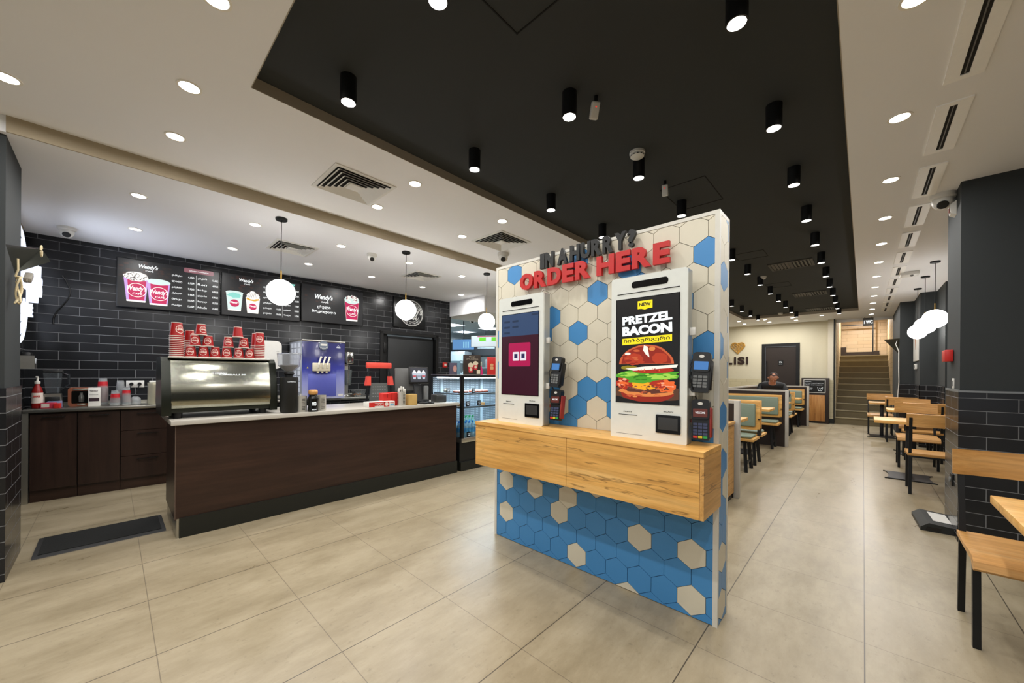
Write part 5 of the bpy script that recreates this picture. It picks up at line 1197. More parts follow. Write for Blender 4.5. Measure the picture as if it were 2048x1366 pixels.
for y in (3.30, 3.39, 3.58, 3.67, 3.76):
    for x in (-4.06, -4.16): pastry(x, y, 1.038, 'ring pastry on the top display shelf, %s row, %s from the left' % ('front' if x > -4.1 else 'back', ORD[i // 2]), 'donut'); i += 1
for i, y in enumerate((3.30, 3.70)): pastry(-4.05, y, .858, 'cake slice on the middle shelf of the display case, %s one' % ('left' if i == 0 else 'right'), 'cake')
pastry(-4.38, 3.30, 1.038, 'round white bun seen through the side glass of the display case', 'bun')
# posters and things on the case top
t = thing('counter_poster', 'dark brown poster of two whipped cups standing on the display case', 'poster stand', (-4.25, 3.50, 1.297), -.25)
obj('board', MB().box(-.006, .0, 0, .285, 0, .29, r=.001), mat('poster_brown', '#2c2018', .5), t)
m = MB(); m.text("Wendy's", .142, .262, .1, .02, .001, .0005, 1, face='+x', bold=.03, shear=.2); m.text('ახალი', .142, .228, .2, .03, .001, .0005, 2, face='+x', bold=.03)
for (cx, cz, s) in ((.12, .03, 1.0), (.2, .07, .9)):
    m.flat([(cx - .03 * s, cz), (cx + .03 * s, cz), (cx + .042 * s, cz + .09 * s), (cx - .042 * s, cz + .09 * s)], 'yz', .0006 + (.0006 if s == 1 else 0), 3); m.flat(blob(cx, cz + .11 * s, .045 * s, .035 * s, 4, .06), 'yz', .0008 + (.0006 if s == 1 else 0), 1); m.flat(circ(cx, cz + .045 * s, .022 * s, 16), 'yz', .0010 + (.0006 if s == 1 else 0), 1)
m.flat([(.22, .01), (.275, .01), (.275, .07), (.22, .07)], 'yz', .0008, 1)
obj('print', m, [mat('pr_dark', '#2c2018', .5), mat('pr_cream', '#cfc2a8', .5), mat('pr_grey', '#8c8478', .5), mat('pr_red', '#b5202c', .5)], t)
t = thing('face_leaflet', 'purple leaflet holder showing a face, left of the brown poster', 'leaflet', (-4.35, 3.33, 1.297), -.2)
obj('leaf', MB().box(-.01, 0, 0, .12, 0, .17, r=.002), mat('leaflet_purple', '#4a4558', .4), t); obj('portrait', MB().flat(blob(.085, .085, .03, .05, 3, .03), 'yz', .001, 0), mat('leaflet_skin', '#b98a80', .5), t)
t = thing('red_poster', 'red burger poster on the display case cut off by the hexagon wall', 'poster stand', (-4.2, 3.93, 1.297), -.25)
obj('board', MB().box(-.006, 0, 0, .2, 0, .27, r=.001), RED, t); obj('burger_print', MB().prism(circ(.08, .15, .03, 20, .02), 'yz', 0, .001).prism(rrect(.05, .11, .08, .125, .01), 'yz', 0, .0008), mat('print_tan', '#cfa070', .5), t)
t = thing('pink_figure', 'bright pink round topped bottle beside the red poster', 'bottle', (-4.25, 3.84, 1.297)); obj('bottle_body', MB().lathe([(0, 0), (.035, 0), (.035, .06), (.02, .11), (.012, .13), (0, .135)], seg=20), mat('pink_bright', '#c9186a', .4), t, smooth=60)
# ------------------------------------------------------------------ kitchen
def kpanel(x, y, label):
    p = thing('ceiling_panel_light', label, 'ceiling light', (x, y, 2.72), 0, 'kitchen panel lights')
    obj('panel', MB().box(-.29, .29, -.29, .29, -.008, 0), PANELM, p); obj('frame', MB().box(-.3, .3, -.3, -.29, -.01, 0).box(-.3, .3, .29, .3, -.01, 0).box(-.3, -.29, -.29, .29, -.01, 0).box(.29, .3, -.29, .29, -.01, 0), WHITEP, p)
    l = lamp(p, (0, 0, -.012), P_PANEL, .5, (.82, .93, 1), 170); l.data.shape = 'SQUARE'
for x, y, l in ((-8.75, 6.75, 'front left'), (-7.15, 6.5, 'front right behind the globe'), (-9.9, 8.2, 'back left'), (-8.5, 8.1, 'back right'), (-8.75, 5.4, 'nearest, mostly hidden by the tiled wall')): kpanel(x, y, 'bright square kitchen ceiling panel, ' + l)
KST = mat('kitchen_steel', '#8f9aa0', .35, metal=.5); KBK = mat('kitchen_black', '#1c2126', .4)
t = thing('order_monitor', 'blue kitchen order screen hanging behind the pastry case', 'monitor', (-7.9, 6.5, 1.94), .6)
obj('casing', MB().box(-.31, .31, 0, .04, 0, .30, r=.004), KBK, t); m = MB(); m.flat([(-.30, .01), (.30, .01), (.30, .29), (-.30, .29)], 'xz', -.001, 0); 
for i in range(3): m.flat([(.0 + i * .06, .06), (.03 + i * .06, .06), (.03 + i * .06, .22), (i * .06, .22)], 'xz', -.002, 1)
obj('display', m, [E('kds_blue', '#5a85b4', .85), E('kds_light', '#8fc4d8', .85)], t); obj('hanger', MB().rod((0, .02, .3), (0, .02, .78), .015), KBK, t)
t = thing('status_monitor', 'white kitchen screen with green blocks hanging near the globe lamp', 'monitor', (-7.1, 6.55, 1.99), .5)
obj('casing', MB().box(-.38, .38, 0, .04, 0, .30, r=.004), KBK, t); m = MB(); m.flat([(-.37, .01), (.37, .01), (.37, .29), (-.37, .29)], 'xz', -.001, 0); m.flat([(-.2, .26), (.37, .26), (.37, .28), (-.2, .28)], 'xz', -.002, 2)
for a, b in ((-.15, .03), (.18, .33)): m.flat([(a, .15), (b, .15), (b, .25), (a, .25)], 'xz', -.002, 1)
obj('display', m, [E('kds_white', '#d5dfe2', .85), E('kds_green', '#6fce3c', .9), E('kds_red', '#a02848', .8)], t); obj('hanger', MB().rod((0, .02, .3), (0, .02, .73), .015), KBK, t)
t = thing('kitchen_fridge', 'tall grey upright fridge at the left side of the kitchen', 'fridge', (-9.6, 7.3, 0), .5)
obj('body', MB().box(-.9, .55, 0, .6, 0, 2.0, r=.01), KST, t); obj('door', MB().box(-.15, .5, -.03, 0, .1, 1.9, r=.006), mat('fridge_door', '#9fb0b6', .3), t); obj('door_panel', MB().box(-.05, .42, -.035, -.03, .2, 1.7), mat('fridge_glass', '#54676f', .2), t)
t = thing('extractor_hood', 'black extractor hood at the back of the kitchen', 'extractor hood', (-9.7, 8.4, 1.9), .45)
obj('hood', MB().box(-1.0, 1.2, -.3, .5, 0, .45), KBK, t); obj('hood_lamp', MB().box(.3, .9, -.31, -.3, .22, .28), KST, t)
t = thing('kitchen_counter', 'steel kitchen preparation counter with shelves behind the pastry case', 'counter', (-7.2, 7.4, 0), .4)
obj('counter_body', MB().box(-1.2, 1.4, 0, .7, 0, .92), KST, t); t = thing('kitchen_shelf', 'steel shelf on posts above the kitchen counter', 'shelf', (-7.2, 7.4, .92), .4); obj('shelf', MB().box(-1.2, 1.4, .2, .6, .53, .57), KST, t); obj('upright', MB().box(-.4, -.36, .5, .54, 0, .53), KST, t); obj('upright', MB().box(.5, .54, .5, .54, 0, .53), KST, t)
rr = random.Random(12)
names = (('cardboard_box', '#c9bda0'), ('steel_pan', '#7f8a90'), ('white_tub', '#cfd6d8'), ('red_tub', '#a02436'), ('grey_appliance', '#5c6b73'), ('black_printer', '#23282c'))
for i in range(12):
    n_, c_ = names[i % 6]; x = -1.0 + (i % 6) * .4; z = .93 if i < 6 else 1.49; w_ = .1 + .05 * rr.random(); h_ = .16 + .16 * rr.random() if i < 6 else .1 + .14 * rr.random()
    p = Matrix.Rotation(.4, 4, 'Z') @ Vector((x, .35, 0))
    t = thing(n_, '%s on the %s of the kitchen counter, %s from the left' % (n_.replace('_', ' '), 'top' if i < 6 else 'upper shelf', ORD[i % 6]), n_.split('_')[1], (-7.2 + p.x, 7.4 + p.y, z), .4)
    obj('body', MB().box(-w_, w_, -.1, .1, 0, h_, r=.01), mat('k_' + n_, c_, .45), t); obj('lid', MB().box(-w_ + .01, w_ - .01, -.09, .09, h_, h_ + .012, r=.003), GREYP, t)
t = thing('hanging_bags', 'cluster of clear bags and papers hanging left of the brown poster', 'bags', (-6.9, 5.7, 1.35))
for i in range(5):
    m = MB(); q = blob(.05 * i - .1, .1 + .05 * (i % 2), .05, .12, i, .12, 14); m.prism(q, 'xz', .03 * i, .03 * i + .02); obj('bag', m, mat('bag_grey%d' % (i % 2), '#a9b8bd' if i % 2 else '#7f8f96', .2), t)
obj('hook_rail', MB().rod((-.2, .05, .26), (.2, .05, .26), .01), KST, t)
solo('door_edge_panel', MB().box(-6.47, -6.40, 4.82, 4.84, 0, 2.0), OAK_Z, 'narrow oak edge panel at the right end of the black tiled wall', 'panel')
# ------------------------------------------------------------------ booths on the left of the aisle
CUSH = mat('sage_cushion', '#82907f', .55, var=.05, nscale=60); PDK = mat('partition_dark', '#2b201b', .5); PWH = mat('partition_trim_white', '#bdb9b0', .45)
def partition(y, xr, label, xl=-2.15, h=1.045, th=.06):
    t = thing('booth_partition', label, 'partition', (xr, y, 0)); W_ = xr - xl
    obj('panel', MB().box(-W_, -.05, -th / 2, th / 2, 0, h - .03), PDK, t)
    obj('end_post', MB().box(-.05, 0, -th / 2 - .004, th / 2 + .004, 0, h, r=.003), PWH, t); obj('top_rail', MB().box(-W_, -.05, -th / 2 - .004, th / 2 + .004, h - .03, h), PWH, t)
P0Y, P1Y, P2Y = 4.60, 8.53, 12.48
partition(P0Y, -.96, 'nearest dark booth partition with white post, just behind the hexagon wall')
partition(P1Y, -1.0, 'middle dark booth partition with white top rail and post')
partition(P2Y, -1.03, 'farthest dark booth partition near the end wall')
t = thing('side_partition', 'long low dark partition with white rail along the back of the booths', 'partition', (-2.18, 10.5, 0)); obj('panel', MB().box(-.03, .03, -1.94, 3.2, 0, 1.01), PDK, t); obj('top_rail', MB().box(-.034, .034, -1.94, 3.2, 1.01, 1.045), PWH, t)
BL = mat('bench_leg_black', '#17181a', .45)
def bench(loc, rz, label, W_=1.0, wall=False):
    """bench 1 m wide; seat in front (-y local), back at y=0; right end at x=0"""
    t = thing('booth_bench', label, 'bench', loc, rz, 'upholstered booth benches')
    obj('seat', MB().box(-W_, 0, -.44, -.04, .425, .46, r=.004), OAK_X, t)
    obj('seat_cushion', MB().box(-W_ + .03, -.03, -.42, -.09, .461, .50, r=.018, seg=3), CUSH, t)
    obj('back_panel', MB().box(-W_, 0, -.03, .0, .54, .955, r=.004), OAK_X, t); obj('back_cushion', MB().box(-W_ + .05, -.05, -.065, -.03, .585, .915, r=.02, seg=3), CUSH, t)
    obj('back_bracket', MB().box(-.03, .006, -.03, .0, .46, .56), BL, t); obj('back_bracket', MB().box(-W_, -W_ + .03, -.03, 0, .46, .56), BL, t); obj('back_bracket', MB().box(-.02, .004, -.06, .005, .69, .705), BL, t)
    for x in (-.12, -W_ + .12):
        for y, dy in ((-.36, .03), (-.12, -.03)): obj('leg', MB().bar((x, y, .425), (x + (.03 if x > -.5 else -.03) * 1, y - dy * 1.5, 0), .035, .03), BL, t)
        obj('cross_bar', MB().bar((x + .02, -.36, .12), (x + .02, -.12, .12), .02, .03), BL, t)
    for a in (-.38, -.14): obj('under_frame', MB().box(-W_ + .08, -.08, a, a + .04, .40, .425), BL, t)
    return t
def table(loc, rz, label, w, d, base=True, grp='cafe tables', z=.77, th=.038, cx=0.0):
    t = thing('cafe_table', label, 'table', loc, rz, grp)
    obj('tabletop', MB().box(-w / 2, w / 2, -d / 2, d / 2, z - th, z, r=.003), OAK_X if w >= d else OAK_Y, t)
    obj('column', MB().box(-.03, .03, -.03, .03, .008, z - th - .005, r=.004), BL, t)
    m = MB(); L, Wd = .23, .24; pts = []
    for sx in (-1, 1): 
        for k in range(9): a = -PI / 2 + PI * k / 8; pts.append((sx * (L - .045 * math.cos(a)), sx * Wd * math.sin(a) * 1.0))
    m.prism([(x, y) for x, y in pts], 'xy', 0, .014); obj('base_plate', m, BL, t)
    obj('top_bracket', MB().box(-.12, .12, -.12, .12, z - th - .012, z - th), BL, t)
    return t
XR = -1.06
bench((XR, P0Y + .05, 0), 0, 'bench', .95).location = (-2.01, P0Y + .05, 0)
b0 = [o for o in COL.objects if o.name == 'booth_bench'][0]; b0.rotation_euler[2] = PI; b0['label'] = 'sage cushioned bench backing onto the nearest booth partition, hidden behind it'
bA = bench((XR, 6.28, 0), 0, 'sage cushioned bench facing the camera behind the nearest booth table', .95)
dup(bA, (-2.01, 6.36, 0), PI, 'sage cushioned bench back to back behind the nearest visible bench, facing away')
dup(bA, (XR - .03, P1Y - .05, 0), 0, 'sage cushioned bench against the middle booth partition, facing the camera')
dup(bA, (-2.03, P1Y + .05, 0), PI, 'sage cushioned bench hidden behind the middle booth partition')
dup(bA, (XR - .04, 10.24, 0), 0, 'sage cushioned bench beyond the middle partition, the one the man sits on')
dup(bA, (-2.05, 10.32, 0), PI, 'sage cushioned bench back to back behind the one the man sits on')
dup(bA, (XR - .06, P2Y - .05, 0), 0, 'sage cushioned bench against the farthest booth partition')
for y, l in ((5.42, 'booth table just behind the hexagon wall, with a small black item on it'), (7.45, 'booth table between the two benches before the middle partition'), (9.45, 'booth table in front of the seated man'), (11.35, 'booth table in the farthest booth')): table((-1.58, y, 0), 0, 'oak ' + l, .98, .5, grp='booth tables')
solo('phone', MB().box(-.035, .035, -.07, .07, 0, .01, r=.003).box(-.05, -.02, .05, .07, .0, .05, r=.003), BLACK, 'small black device on the nearest booth table', 'phone', (-1.28, 5.45, .77), .4)
solo('paper_cup_white', MB().lathe([(0, 0), (.028, 0), (.035, .09), (.033, .09)], seg=20), WHITEP, 'tiny white cup on the table of the seated man', 'cup', (-1.75, 9.3, .77))
t = thing('waste_counter', 'oak fronted low counter on the near side of the first booth partition', 'counter', (-1.0, 4.55, 0)); obj('body', MB().box(-.6, -.0, -.40, -.01, .07, .80), OAK_Y, t); obj('top', MB().box(-.62, .012, -.42, -.01, .80, .83, r=.003), OAK_Y, t); obj('plinth', MB().box(-.58, -.02, -.38, -.01, 0, .07), BASEB, t)
# seated man
def skin(name, verts, edges, radii, m, parent=None, loc=(0, 0, 0), sub=2, root=0):
    me = bpy.data.meshes.new(name); me.from_pydata(verts, edges, []); o = bpy.data.objects.new(name, me); COL.objects.link(o); o.location = loc
    md = o.modifiers.new('skin', 'SKIN'); 
    for i, r in enumerate(radii):
        sv = me.skin_vertices[0].data[i] if me.skin_vertices else None
        if sv: sv.radius = (r, r) if not isinstance(r, tuple) else r; sv.use_root = (i == root)
    s = o.modifiers.new('sub', 'SUBSURF'); s.levels = sub; s.render_levels = sub
    me.materials.append(m)
    if parent: o.parent = parent
    return o
SKINM = mat('skin_tone', '#c08a72', .55)
def bake(o):
    me = bpy.data.meshes.new_from_object(o.evaluated_get(bpy.context.evaluated_depsgraph_get())); o.modifiers.clear(); old = o.data; o.data = me; bpy.data.meshes.remove(old)
    for p in me.polygons: p.use_smooth = True
def add_skin(o):
    pass
def person():
    # local frame: hips at origin, faces -y, leaning forward with head bowed
    V_ = [(0, 0, 0), (0, -.03, .18), (0, -.12, .36), (0, -.22, .49), (0, -.30, .55), (0, -.36, .60), (0, -.405, .665),
          (.19, -.20, .46), (.27, -.30, .28), (.16, -.48, .20), (.10, -.55, .20), (-.19, -.20, .46), (-.27, -.30, .28), (-.16, -.48, .20), (-.10, -.55, .20),
          (.10, -.04, -.02), (.12, -.42, .02), (.12, -.42, -.40), (.12, -.54, -.45), (-.10, -.04, -.02), (-.12, -.42, .02), (-.12, -.42, -.40), (-.12, -.54, -.45)]
    E_ = [(0, 1), (1, 2), (2, 3), (3, 4), (4, 5), (5, 6), (3, 7), (7, 8), (8, 9), (9, 10), (3, 11), (11, 12), (12, 13), (13, 14), (0, 15), (15, 16), (16, 17), (17, 18), (0, 19), (19, 20), (20, 21), (21, 22)]
    R_ = [.13, .12, (.12, .09), (.09, .07), .05, .075, .06, .06, .045, .035, .028, .06, .045, .035, .028, .09, .065, .045, .035, .09, .065, .045, .035]
    for s in (1, -1):
        b = 10 if s > 0 else 14; w = Vector(V_[b])
        for k, (dx, L) in enumerate(((.028, .065), (.010, .08), (-.008, .077), (-.026, .06))):
            i = len(V_); V_.append(tuple(w + Vector((s * dx, -.035, .0)))); V_.append(tuple(w + Vector((s * dx, -.035 - L * .6, .008)))); V_.append(tuple(w + Vector((s * dx, -.035 - L, -.008))))
            E_ += [(b, i), (i, i + 1), (i + 1, i + 2)]; R_ += [.010, .008, .007]
        i = len(V_); V_.append(tuple(w + Vector((-s * .03, .0, 0)))); V_.append(tuple(w + Vector((-s * .045, -.035, 0)))); E_ += [(b, i), (i, i + 1)]; R_ += [.010, .008]
    return V_, E_, R_
V_, E_, R_ = person()
me = bpy.data.meshes.new('person'); me.from_pydata(V_, E_, []); body = bpy.data.objects.new('person', me); COL.objects.link(body)
md = body.modifiers.new('skin', 'SKIN')
if not me.skin_vertices:
    bpy.context.view_layer.objects.active = body
sk = me.skin_vertices[0].data if len(me.skin_vertices) else None
if sk is None:
    bm = bmesh.new(); bm.from_mesh(me); ly = bm.verts.layers.skin.verify(); bm.verts.ensure_lookup_table()
    for i, r in enumerate(R_): bm.verts[i][ly].radius = r if isinstance(r, tuple) else (r, r); bm.verts[i][ly].use_root = (i == 0)
    bm.to_mesh(me); bm.free()
else:
    for i, r in enumerate(R_): sk[i].radius = r if isinstance(r, tuple) else (r, r); sk[i].use_root = (i == 0)
sb = body.modifiers.new('sub', 'SUBSURF'); sb.levels = 2; sb.render_levels = 2
me.materials.append(SKINM); bake(body)
PL = Vector((-1.50, 10.02, .62)); PR = .25
body.location = PL; body.rotation_euler[2] = PR
# head with face as part of the body mesh
bm = bmesh.new(); bm.from_mesh(body.data)
hm = MB(); hm.T = Matrix.Translation((0, -.43, .65)) @ Matrix.Rotation(.95, 4, 'X')
hm.lathe([(0, -.118), (.03, -.116), (.048, -.10), (.062, -.07), (.072, -.03), (.077, .02), (.076, .06), (.062, .095), (.035, .112), (0, .118)], seg=28)
hm.ball(0, -.078, -.012, .016, 14, sz=1.5); hm.ball(-.03, -.066, .02, .014, 12); hm.ball(.03, -.066, .02, .014, 12); hm.ball(0, -.066, -.055, .02, 12, sz=.35); hm.ball(-.078, 0, -.01, .02, 12, sz=1.5); hm.ball(.078, 0, -.01, .02, 12, sz=1.5)
for v in hm.bm.verts: pass
tmp = bpy.data.meshes.new('tmp'); bmesh.ops.recalc_face_normals(hm.bm, faces=hm.bm.faces); hm.bm.to_mesh(tmp); hm.bm.free(); bm.from_mesh(tmp); bpy.data.meshes.remove(tmp)
for f in bm.faces: f.smooth = True
bm.to_mesh(body.data); bm.free()
tag(body, 'man in black jacket bending over the booth table with bowed head', 'person')
hm = MB(); hm.T = Matrix.Translation((0, -.43, .65)) @ Matrix.Rotation(.95, 4, 'X')
rings = []
hm.lathe([(.081, -.03), (.084, .02), (.082, .065), (.068, .10), (.045, .118), (.03, .121)], seg=28, close=False)
for f in [f for f in hm.bm.faces if (hm.T.inverted() @ f.calc_center_median()).y < -.02 and (hm.T.inverted() @ f.calc_center_median()).z < .112]: hm.bm.faces.remove(f)
obj('hair', hm, mat('hair_brown', '#2a1d18', .7), body, smooth=80)
hm = MB(); hm.T = Matrix.Translation((0, -.43, .65)) @ Matrix.Rotation(.95, 4, 'X')
for s in (-1, 1): hm.ball(s * .03, -.078, .018, .0055, 10)
obj('eyes', hm, BLACK, body)
# jacket as a skinned shell over torso and arms
jv = V_[:4] + V_[7:10] + V_[11:14]; jv[0] = (0, 0, .0)
jv.append((0, -.285, .535)); je = [(0, 1), (1, 2), (2, 3), (3, 4), (4, 5), (5, 6), (3, 7), (7, 8), (8, 9), (3, 10)]; jr = [.17, .175, (.19, .15), (.17, .13), .085, .065, .05, .085, .065, .05, .075]
me = bpy.data.meshes.new('jacket'); me.from_pydata(jv, je, []); j = bpy.data.objects.new('jacket', me); COL.objects.link(j); j.modifiers.new('skin', 'SKIN')
bm = bmesh.new(); bm.from_mesh(me); ly = bm.verts.layers.skin.verify(); bm.verts.ensure_lookup_table()
for i, r in enumerate(jr): bm.verts[i][ly].radius = r if isinstance(r, tuple) else (r, r); bm.verts[i][ly].use_root = (i == 0)
bm.to_mesh(me); bm.free(); sb = j.modifiers.new('sub', 'SUBSURF'); sb.levels = 2; me.materials.append(mat('jacket_black', '#121314', .6, var=.1)); bake(j); j.parent = body
mb = MB(); mb.rod((.10, -.04, -.02), (.12, -.44, .02), .085, 14, r2=.07).rod((-.10, -.04, -.02), (-.12, -.44, .02), .085, 14, r2=.07).rod((.12, -.42, .02), (.12, -.42, -.42), .065, 14, r2=.055).rod((-.12, -.42, .02), (-.12, -.42, -.42), .065, 14, r2=.055); obj('trousers', mb, mat('trousers_dark', '#1c1f26', .7), body, smooth=60)
# ------------------------------------------------------------------ right hand chairs and tables
def chair_make():
    """chair: faces +y (seat towards +y), back at y=0"""
    t = thing('cafe_chair', 'x', 'chair', (0, 0, 0), 0, 'black metal chairs with oak seats')
    w = .42
    m = MB(); m.prism([(.02, .43), (.015, .458), (.06, .455), (.20, .445), (.34, .455), (.42, .453), (.455, .437), (.47, .405), (.455, .392), (.43, .40), (.40, .425), (.2, .427)], 'yz', -w / 2, w / 2); obj('seat', m, PLY, t)
    # curved back board
    m = MB(); n = 10; fr = []
    for i in range(n + 1):
        u = -1 + 2 * i / n; x = u * (w / 2 + .012); dy = -.03 * (1 - u * u) ; fr.append([m.v((x, y + dy, z)) for y, z in ((-.030, .762), (-.044, .900), (-.028, .906), (-.012, .765))])
    for a, b in zip(fr, fr[1:]):
        for k in range(4): m._f([a[k], b[k], b[(k + 1) % 4], a[(k + 1) % 4]], 0)
    m._f(fr[0], 0); m._f(fr[-1][::-1], 0); obj('backrest', m, PLY, t, smooth=30)
    for s in (-1, 1):
        x = s * (w / 2 - .02)
        obj('leg', MB().bar((x, .0, 0), (x, .03, .43), .027, .027), BLACKM, t); obj('back_post', MB().bar((x, .03, .42), (x, -.052, .86), .026, .014), BLACKM, t)
        obj('leg', MB().bar((x, .40, 0), (x, .38, .425), .027, .027), BLACKM, t); obj('side_rail', MB().bar((x, .02, .425), (x, .39, .425), .018, .02), BLACKM, t)
    for a in (.385, .025): obj('cross_rail', MB().bar((-w / 2 + .02, a, .42), (w / 2 - .02, a, .42), .018, .02), BLACKM, t)
    return t
ch = chair_make(); ch.location = (.60, 3.285, 0); ch.rotation_euler[2] = PI; ch['label'] = 'large oak and black metal chair at the right photo edge, nearest the camera'
GCH = 'black metal chairs with oak seats'
dup(ch, (.58, 6.13, 0), 0, 'oak chair nearest of the far right group, its back to the camera')
dup(ch, (.575, 8.22, 0), PI, 'oak chair facing the camera across the nearest of the far right tables')
dup(ch, (.68, 8.55, 0), 0, 'oak chair with its back to the camera at the second far right table')
dup(ch, (.66, 10.0, 0), PI, 'oak chair facing the camera beyond the second far right table')
dup(ch, (.545, 10.62, 0), 0, 'oak chair with its back to the camera at the farthest right table')
dup(ch, (.285, 12.25, 0), PI, 'oak chair facing the camera at the farthest table, before the stairs')
dup(ch, (1.15, 6.2, 0), 0, 'oak chair to the right in the far group, mostly behind the dark pillar')
table((.80, 2.60, 0), 0, 'oak table cut by the right photo edge beside the nearest chair', .70, .60, z=.75)
table((.44, 7.10, 0), 0, 'oak table nearest of the far right group on a flared black base', .66, .60, z=.75)
table((.63, 9.3, 0), 0, 'second oak table of the far right group', .66, .60, z=.75)
table((.30, 11.5, 0), 0, 'farthest oak table on the right, before the stairs', .42, .55, z=.75)
# ------------------------------------------------------------------ end wall things
HEART = mat('heart_gold', '#b98a3a', .5, var=.4, nscale=60)
t = thing('gold_heart', 'golden woven heart ornament on the cream end wall', 'wall ornament', (-2.95, 13.81, 2.05))
def heart(s): return [(s * .0625 * 16 * math.sin(a) ** 3 / 5.2 * 1.0, s * (13 * math.cos(a) - 5 * math.cos(2 * a) - 2 * math.cos(3 * a) - math.cos(4 * a)) * .0125 + .0) for a in [i * 2 * PI / 48 for i in range(48)]]
hp = [(x * 1.0, z + .16) for x, z in heart(1.0)]
m = MB(); m.tube([(x, -.012, z) for x, z in hp], .012, 6, closed=True); rr = random.Random(5)
for i in range(46):
    a, b = rr.choice(hp), rr.choice(hp); m.tube([(a[0] * .97, -.012, a[1]), ((a[0] + b[0]) / 2, -.02, (a[1] + b[1]) / 2), (b[0] * .97, -.012, b[1])], .006, 5)
obj('woven_strands', m, HEART, t, smooth=70)
t = thing('wall_lettering', 'dark brown letters LISI under the golden heart on the end wall', 'sign lettering', (-3.3, 13.81, 1.64))
for i, (chh, x, w_) in enumerate((('I', -.44, .05), ('B', -.29, .16), ('L', -.10, .14), ('I', .05, .055), ('S', .22, .20), ('I', .385, .055))): 
    if i > 1: obj('letter', MB().text(chh, x + .22, .14, w_, .25, -.012, .010, 0, bold=.05), mat('letters_brown', '#2a1814', .5), t)
obj('letter', MB().text('B', -.08, .14, .17, .25, -.012, .010, 0, bold=.05), mat('letters_brown', '#2a1814', .5), t)
t = thing('waste_cabinet', 'dark waste cabinet with oak door and white sign by the end wall', 'cabinet', (-1.28, 13.55, 0))
obj('carcass', MB().box(-.0, .60, -.16, .25, .0, 1.25, r=.004), PDK, t)
obj('door', MB().box(.06, .52, -.18, -.16, .06, .78, r=.003), OAK_Z, t)
sg = obj('sign_board', MB().box(.05, .53, -.172, -.16, .84, 1.21), WHITEP, t); m = MB(); m.box(.065, .515, -.175, -.172, .855, 1.195, 0)
for i in range(5): m.text(('მადლობა', 'დაგვეხმარეთ დასუფთავებაში', 'გთხოვთ, ნაგავი მოათავსოთ', 'აქ. გმადლობთ', 'დიდი'), 0, 0, .01, .01, 0) if False else None
m.text('მადლობა', .15, 1.15, .14, .022, -.176, .001, 1).text('გთხოვთ ნაგავი ჩაყაროთ', .28, 1.105, .40, .022, -.176, .001, 1).text('ურნაში, დიდი მადლობა', .275, 1.06, .38, .022, -.176, .001, 1).text('გმადლობთ', .17, .97, .16, .02, -.176, .001, 1).text('კარგი დღე', .16, .92, .15, .018, -.176, .001, 1)
m.tube([(.36, -.177, 1.0), (.38, -.177, .90), (.45, -.177, .90), (.47, -.177, 1.0)], .005, 6, 1).tube([(.40, -.177, .98), (.415, -.177, .94), (.44, -.177, .98)], .005, 6, 1)
obj('sign_print', m, [BLACK, W_E], sg)
t = thing('wc_sign', 'small illuminated WC sign hanging in front of the stair wall', 'sign', (.09, 13.6, 2.64)); obj('box', MB().box(-.10, .10, 0, .03, 0, .21, r=.003), mat('wc_grey', '#45413b', .5), t); obj('letters', MB().text('WC', .02, .10, .135, .09, -.004, .003, 0, bold=.05).text('i', -.075, .10, .016, .09, -.004, .003, 0, bold=.03), W_E, t); obj('hanger', MB().rod((-.07, .015, .21), (-.07, .015, .24), .004).rod((.07, .015, .21), (.07, .015, .24), .004), BLACKM, t)
# wall box with white cable at the right pilaster, light strip
t = thing('corner_wedge', 'dark mirror finish triangular wall box on the far right pilaster', 'wall box', (.56, 11.62, 1.97))
m = MB(); vs = [m.v(p) for p in ((0, -.24, .15), (0, .24, .15), (0, .0, -.17), (-.24, -.05, .15))]
for f in ((0, 1, 3), (1, 2, 3), (2, 0, 3), (0, 2, 1)): m._f([vs[i] for i in f], 0)
obj('mirror_faces', m, mat('dark_mirror', '#4a4a46', .08, metal=1.0), t, smooth=1)
solo('white_cable', MB().tube([(.53, 11.45, 2.1), (.50, 11.4, 2.0), (.545, 11.34, 1.85), (.545, 11.34, 1.5), (.552, 11.34, 1.2), (.535, 11.34, .9), (.55, 11.34, .6)], .008), WHITEP, 'long white cable hanging down the far right pilaster', 'cable')
t = thing('wall_picture', 'narrow white picture with brown ice cream cone on the right pilaster', 'picture', (.769, 10.85, 1.62)); 
obj('panel', MB().box(-.02, 0, -.42, .42, 0, .75, r=.002), WHITEP, t); m = MB(); m.prism([(-.14, .75), (.16, .75), (.0, .22)], 'yz', -.022, -.02); obj('cone_print', m, mat('cone_brown', '#a86a3c', .6), t)
t = thing('thermostat', 'small white control box under the narrow picture', 'thermostat', (.769, 10.85, 1.46)); obj('case', MB().box(-.03, 0, -.12, .14, 0, .1, r=.005), WHITEP, t); obj('display', MB().box(-.032, -.03, -.08, .06, .02, .08), GREYP, t)
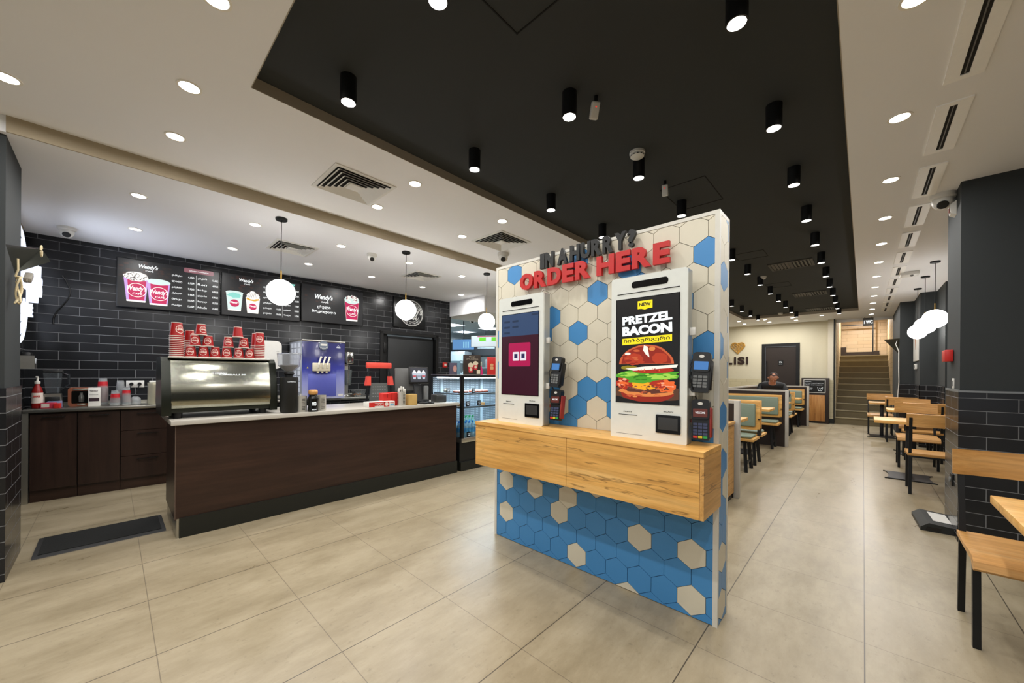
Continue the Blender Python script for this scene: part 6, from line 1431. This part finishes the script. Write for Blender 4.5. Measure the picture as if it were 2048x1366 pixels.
# on the near right pillar
t = thing('fire_alarm_button', 'red fire alarm box on the side of the right dark pillar', 'fire alarm', (.563, 5.0, 1.45)); obj('case', MB().box(-.05, 0, -.085, .085, 0, .10, r=.006), RED, t); obj('white_label', MB().box(-.03, -.005, .084, .088, .02, .085), WHITEP, t)
t = thing('switch_plate', 'narrow white switch plate just above the tiles on the right pillar', 'light switch', (.564, 4.90, 1.22)); obj('plate', MB().box(-.008, 0, -.035, .035, 0, .085, r=.002), WHITEP, t); obj('rocker', MB().box(-.011, -.008, -.02, .02, .02, .065, r=.001), GREYP, t)
t = thing('wall_sensor', 'slim white motion sensor high on the right dark pillar', 'motion sensor', (.564, 4.88, 2.68)); obj('case', MB().prism([(0, 0), (-.03, .02), (-.04, .09), (0, .12)], 'xz', -.05, .05), WHITEP, t); obj('window', MB().box(-.041, -.036, -.02, .02, .03, .07), mat('sensor_window', '#8a5a50', .4), t)
t = thing('power_socket', 'small dark socket low on the tiled right pillar', 'power socket', (.557, 4.87, .40)); obj('plate', MB().box(-.012, 0, -.05, .05, 0, .10, r=.003), BLACK, t); obj('socket_face', MB().rod((-.02, 0, .05), (-.01, 0, .05), .022, 20), GREYP, t)
t = thing('bait_box', 'flat black box with white paper label on the floor by the right pillar', 'box', (.485, 5.0, 0), .05)
obj('lid', MB().prism([(-.13, .0), (.10, .0), (.10, .055), (-.08, .07), (-.13, .03)], 'xz', -.23, .23), mat('bait_black', '#1f2221', .5), t)
obj('paper_label', MB().prism([(-.04, .068), (.07, .0605), (.07, .062), (-.04, .0695)], 'xz', -.12, .17), WHITEP, t)
obj('end_opening', MB().prism([(-.10, .012), (-.01, .012), (-.01, .04), (-.09, .04)], 'xz', -.2315, -.229), BLACK, t)
l1 = lamp(None, (.45, 13.9, 2.55), 6, .3, (.6, .8, 1.0), 170, 'stair_blue_light') if False else None
# unseen stair lamp, placed and powered to brighten the stair back wall
sl = thing('downlight', 'unseen downlight brightening the stairs from behind the beam', 'ceiling light', (0, 16.3, 3.3)); obj('lens', MB().cyl(0, 0, -.005, 0, .06), LAMPW, sl); obj('trim_ring', ring(MB(), 0, 0, .075, .06, 'xy', -.006, 0, n=24), WHITEP, sl); lamp(sl, (0, 0, -.01), 60, .1)
# coloured trees: every empty gets its place from its parts
